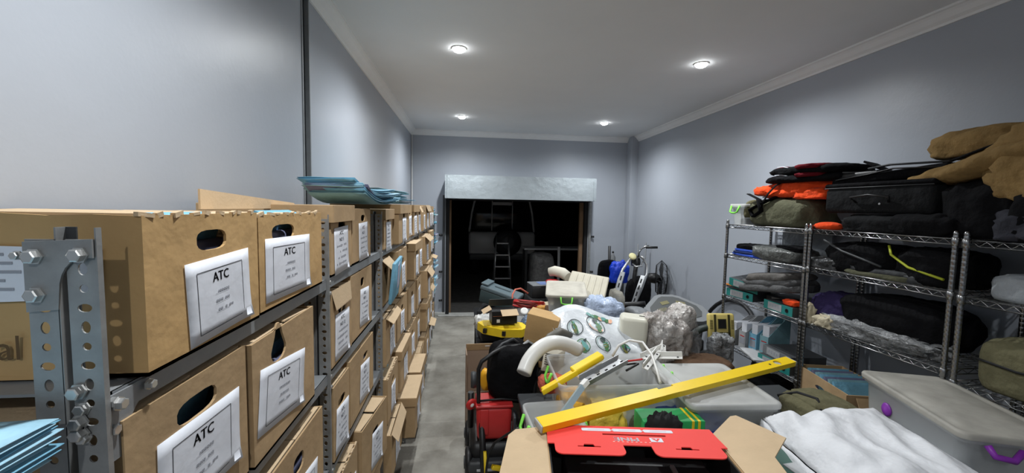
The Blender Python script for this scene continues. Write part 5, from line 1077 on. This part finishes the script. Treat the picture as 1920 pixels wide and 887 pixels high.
for dx, dz in ((-.06, 1.36), (.07, 1.38)): m = MB(); m.tube([(dx * .8, 0, 0), (dx, .02, dz)], .012, MGREY, 8); m.build('leg', st)
m = MB(); m.box((0, .01, .62), (.26, .03, .3), DGREY, bev=.01); m.build('seat', st)
ch = empty('office_chair', (2.12, 5.75, 0), 0, 'black padded office chair seen from behind near the corner', 'chair', rot=(0, 0, .3))
m = MB(); m.blob((0, 0, .93), (.36, .09, .44), BLKC, seed=3, amp=.03, e=.6, flat=1.2, ridge=0); m.build('backrest', ch); m = MB(); m.blob((0, .25, .5), (.46, .44, .1), BLKC, seed=4, amp=.03, e=.6, flat=1.2, ridge=0); m.build('seat', ch)
m = MB(); m.tube([(0, .02, .8), (0, .06, .48), (0, .25, .46)], .018, BLACK, 8); m.tube([(0, .25, .46), (0, .25, .08)], .025, BLACK, 8); m.build('stem', ch)
for k in range(5): a = 2 * PI * k / 5; m = MB(); m.tube([(0, .25, .1), (.25 * math.cos(a), .25 + .25 * math.sin(a), .06)], .016, BLACK, 6); m.lathe([(0, -.02), (.028, -.02), (.028, .02), (0, .02)], BLACK, T(.25 * math.cos(a), .25 + .25 * math.sin(a), .028) @ RY(PI / 2), 12); m.build('castor_leg', ch)
soft('blue_tarpaulin', (2.24, 5.62, .83), (.26, .14, .36), mat('blue_tarp', (.01, .05, .55), .35, var=.2, bump=.4, bscale=14), 'crumpled bright blue tarpaulin over the black chair edge', 'tarpaulin', 53, amp=.25)
m = MB(); m.tube([(2.24, 6.0, 0), (2.235, 6.03, 1.33)], .022, BLACK, 8); m.build('black_pole', None, None, None, 'black pole standing upright left of the exercise bike', 'pole')
t = empty('spray_bottle', (2.42, 6.36, .0), 0, 'grey bottle with narrow neck standing behind the blue tarpaulin', 'bottle'); m = MB(); m.lathe([(0, .99), (.04, .99), (.045, 1.01), (.045, 1.11), (.02, 1.16), (.014, 1.19)], MGREY, seg=14); m.build('bottle_body', t); m = MB(); m.lathe([(.014, 1.185), (.017, 1.185), (.017, 1.21), (0, 1.215)], BLACK, seg=12); m.build('cap', t)
m = MB(); m.box((0, 0, .494), (.3, .3, .988), DGREY, bev=.01); m.build('tall_black_speaker', None, (2.42, 6.36, 0), (0, 0, 0), 'tall dark cabinet behind the blue tarpaulin', 'cabinet')
m = MB(); m.tube([(1.5, 5.7, .83), (1.83, 5.8, .83)], .018, BLACK, 8); m.tube([(1.5, 5.7, 0), (1.5, 5.7, .83)], .018, BLACK, 8); m.tube([(1.83, 5.8, 0), (1.83, 5.8, .83)], .018, BLACK, 8); m.build('black_rail_frame', None, None, None, 'low black rail frame standing before the shutter post', 'rail')
# vibration plate
t = empty('vibration_plate', (2.30, 4.18, .735), 0, 'grey fitness plate with rounded corners propped up right of heap', 'fitness plate', rot=(.5, 0, -.08))
VP = [(-.36, -.10), (-.33, -.17), (-.25, -.20), (.24, -.20), (.33, -.17), (.37, -.08), (.34, .04), (.14, .2), (.06, .23), (-.10, .23), (-.16, .2), (-.34, .0)]
PLG = mat('plate_grey', (.25, .26, .27), .45); PLD = mat('plate_pad', (.1, .105, .105), .6)
m = MB(); m.prism([(x * .96, y * .96) for x, y in VP], .05, MGREY); m.prism(VP, .05, PLG, T(0, 0, .05)); m.build('body', t)
m = MB(); m.prism([(x * .78, y * .78 + .01) for x, y in VP], .006, PLD, T(0, 0, .1)); m.build('pad', t)
m = MB()
for x, y in ((-.08, .08), (.1, .08), (-.13, -.03), (.15, -.03)): m.box((x, y, .108), (.1, .05, .003), mat('olive_mark', (.22, .2, .1), .6), (0, 0, .3 if x < 0 else -.3))
m.box((0, -.12, .108), (.08, .012, .003), LGREY); m.build('foot_mark', t, kind='stuff')
m = MB(); m.box((0, 0, .31), (.5, .5, .62), BLACKM, bev=.02); m.build('black_cabinet', None, (2.30, 4.3, 0), (0, 0, 0), 'black low cabinet under the grey fitness plate', 'cabinet')
m = MB(); m.tube([(1.586, 4.100, 0.857), (1.675, 4.100, 0.874), (1.803, 4.050, 0.891), (1.898, 4.000, 0.908)], .03, BLACK, 10); m.build('black_tube', None, None, None, 'thick black tube lying level left of the grey plate', 'tube')
soft('blue_grey_shoe', (1.726, 3.800, 0.795), (.2, .3, .14), MGREY, 'grey plastic part below the thick black tube', 'part', 61, amp=.06)
m = MB(); m.box((0, 0, .32), (.36, .34, .64), BLACKM, bev=.02); m.build('black_cabinet', None, (2.16, 3.78, 0), (0, 0, 0), 'black cabinet right of the far table', 'cabinet')
# yellow console machine
t = empty('exercise_machine', (2.25, 3.25, 0), 0, 'black exercise machine with a pale yellow console and screen', 'exercise machine', rot=(0, 0, -.08))
PYL = mat('pale_yellow_plastic', (.62, .5, .16), .45, var=.03); OLD = mat('olive_dark_plastic', (.06, .055, .02), .5)
m = MB(); m.box((0, 0, .875), (.235, .05, .25), PYL, (-.18, 0, 0), .018); m.build('console', t); 
F_ = T(0, -.026, .875) @ RX(-.18)
def plate(mb, x, z, w_, h_, mt, o=.0): mb.box((0, 0, 0), (0, 0, 0), mt) if False else mb.add([(x + i * w_ / 2, -.002 - o, z + k * h_ / 2) for i in (-1, 1) for k in (-1, 1)] + [(x + i * w_ / 2, .004, z + k * h_ / 2) for i in (-1, 1) for k in (-1, 1)], [(0, 2, 3, 1), (0, 4, 6, 2), (1, 3, 7, 5), (0, 1, 5, 4), (2, 6, 7, 3)], mt, F_)
m = MB(); plate(m, -.062, .03, .02, .18, OLD); plate(m, .062, .03, .02, .18, OLD); plate(m, 0, -.055, .145, .045, OLD); m.build('trim', t)
m = MB(); plate(m, 0, .04, .075, .085, OLD, .001); plate(m, 0, .04, .06, .07, BLACK, .003); m.build('screen', t)
m = MB()
for k in range(7): plate(m, -.045 + .015 * k, -.045, .007, .005, WHITE, .003)
for s_ in (-1, 1):
    for k in range(6): plate(m, s_ * .095, .07 - .014 * k, .025, .004, OLD)
m.build('buttons', t, kind='stuff')
m = MB(); m.tube([(0, .04, .8), (.02, .1, .4), (0, .15, .05)], .035, BLACK, 10); m.build('post', t)
m = MB(); m.tube([(-.1 + .2 * math.cos(a), .02, .60 + .27 * math.sin(a)) for a in [PI * (1.35 - 1.15 * k / 14) for k in range(15)]], .03, mat('dark_green_rubber', (.025, .035, .03), .5), 10); m.build('curved_arm', t)
m = MB(); m.lathe([(0, -.07), (.28, -.07), (.3, -.04), (.3, .04), (.28, .07), (0, .07)], BLACK, T(.02, .1, .32) @ RY(PI / 2), 28); m.build('wheel_housing', t)
for y in (-.2, .3): m = MB(); m.box((0, y, .03), (.34, .07, .06), BLACK, bev=.015); m.build('foot', t)
t = MB(); t.tube([(2.84 + .1 * math.sin(a), 4.0 + .46 * math.cos(a), .48 + .45 * math.sin(a)) for a in [2 * PI * k / 30 for k in range(31)]], .022, BLACK, 10); t.build('black_ring', None, None, None, 'large black tyre leaning on the right wall beyond the racks', 'tyre')
# ================================================================== blue files on the left shelving
file_stack('blue_folder', (-.55, 2.08, 1.905), 1.45, 7, (.44, .27), [TEALF, BLUEF, NAVYP, TEALF, PALEF], 'bent blue grey folder on the boxes by the second upright', 'folder', 'folder heap on the nearer boxes', curl=.045, seed=20, spread=.02, t=.008)
file_stack('blue_folder', (-.62, 2.86, 1.915), 1.5, 8, (.75, .3), [TEALF, TEALF, BLUEF], 'flat teal folder on the boxes behind the bent heap', 'folder', 'folder heap on the farther boxes', seed=50, spread=.03, t=.009)
t = MB(); t.box((0, 0, 0), (.018, .24, .24), BLUEF, bev=.003); t.box((.011, .03, .02), (.002, .05, .16), mat('lilac_paper', (.5, .5, .62), .7), (.3, 0, 0)); t.build('hanging_blue_folder', None, (-.415, 2.44, 1.46), (.08, .12, .0), 'bright blue folder hanging out of the second left shelf', 'folder')
rnd = random.Random(5)
for row, z in enumerate(SZ[:4]):
    n = 0; z0 = z + .003
    for k in range(9):
        th = rnd.uniform(.018, .032); b = MB(); b.box((0, 0, th / 2), (.36, rnd.uniform(.26, .32), th), [BLUEF, TEALF, PALEF, NAVYP][rnd.randrange(4)], bev=.002); b.box((.181, 0, th / 2), (.002, .2, th * .5), PAPER)
        b.build('file_bundle', None, (-.64 + rnd.uniform(-.02, .04), 6.0, z0), (0, 0, rnd.uniform(-.15, .15)), f'blue file bundle, {ORD[k]} from the bottom at the far end, {ROWN[row]}', 'file', 'file bundles at the far end of the shelving'); z0 += th + .001
es = empty('end_shelf', (XF, 5.8, 0), 0, 'short steel shelf bay of blue files at the far end', 'shelf')
for z in SZ[:4]: m = MB(); m.box((-.21, .2, z - .004), (.42, .38, .008), GREYP); m.build('shelf_board', es)
for x in (-.41, 0): link('upright', back_me, es, (x, .4, 0)); link('upright', back_me, es, (x, 0.0, 0))
# loose blue paper showing in the open boxes of the second bay
for k, (x, y, z, s) in enumerate([(-.56, 1.52, .86, 1), (-.56, 1.95, .87, 2), (-.56, 2.5, .86, 3)]): soft('blue_paper_wad', (x, y, z), (.14, .22, .08), BLUEF, f'crumpled blue papers on a fourth shelf box, {ORD[k]} from camera', 'paper', k + 70, amp=.3, freq=4)
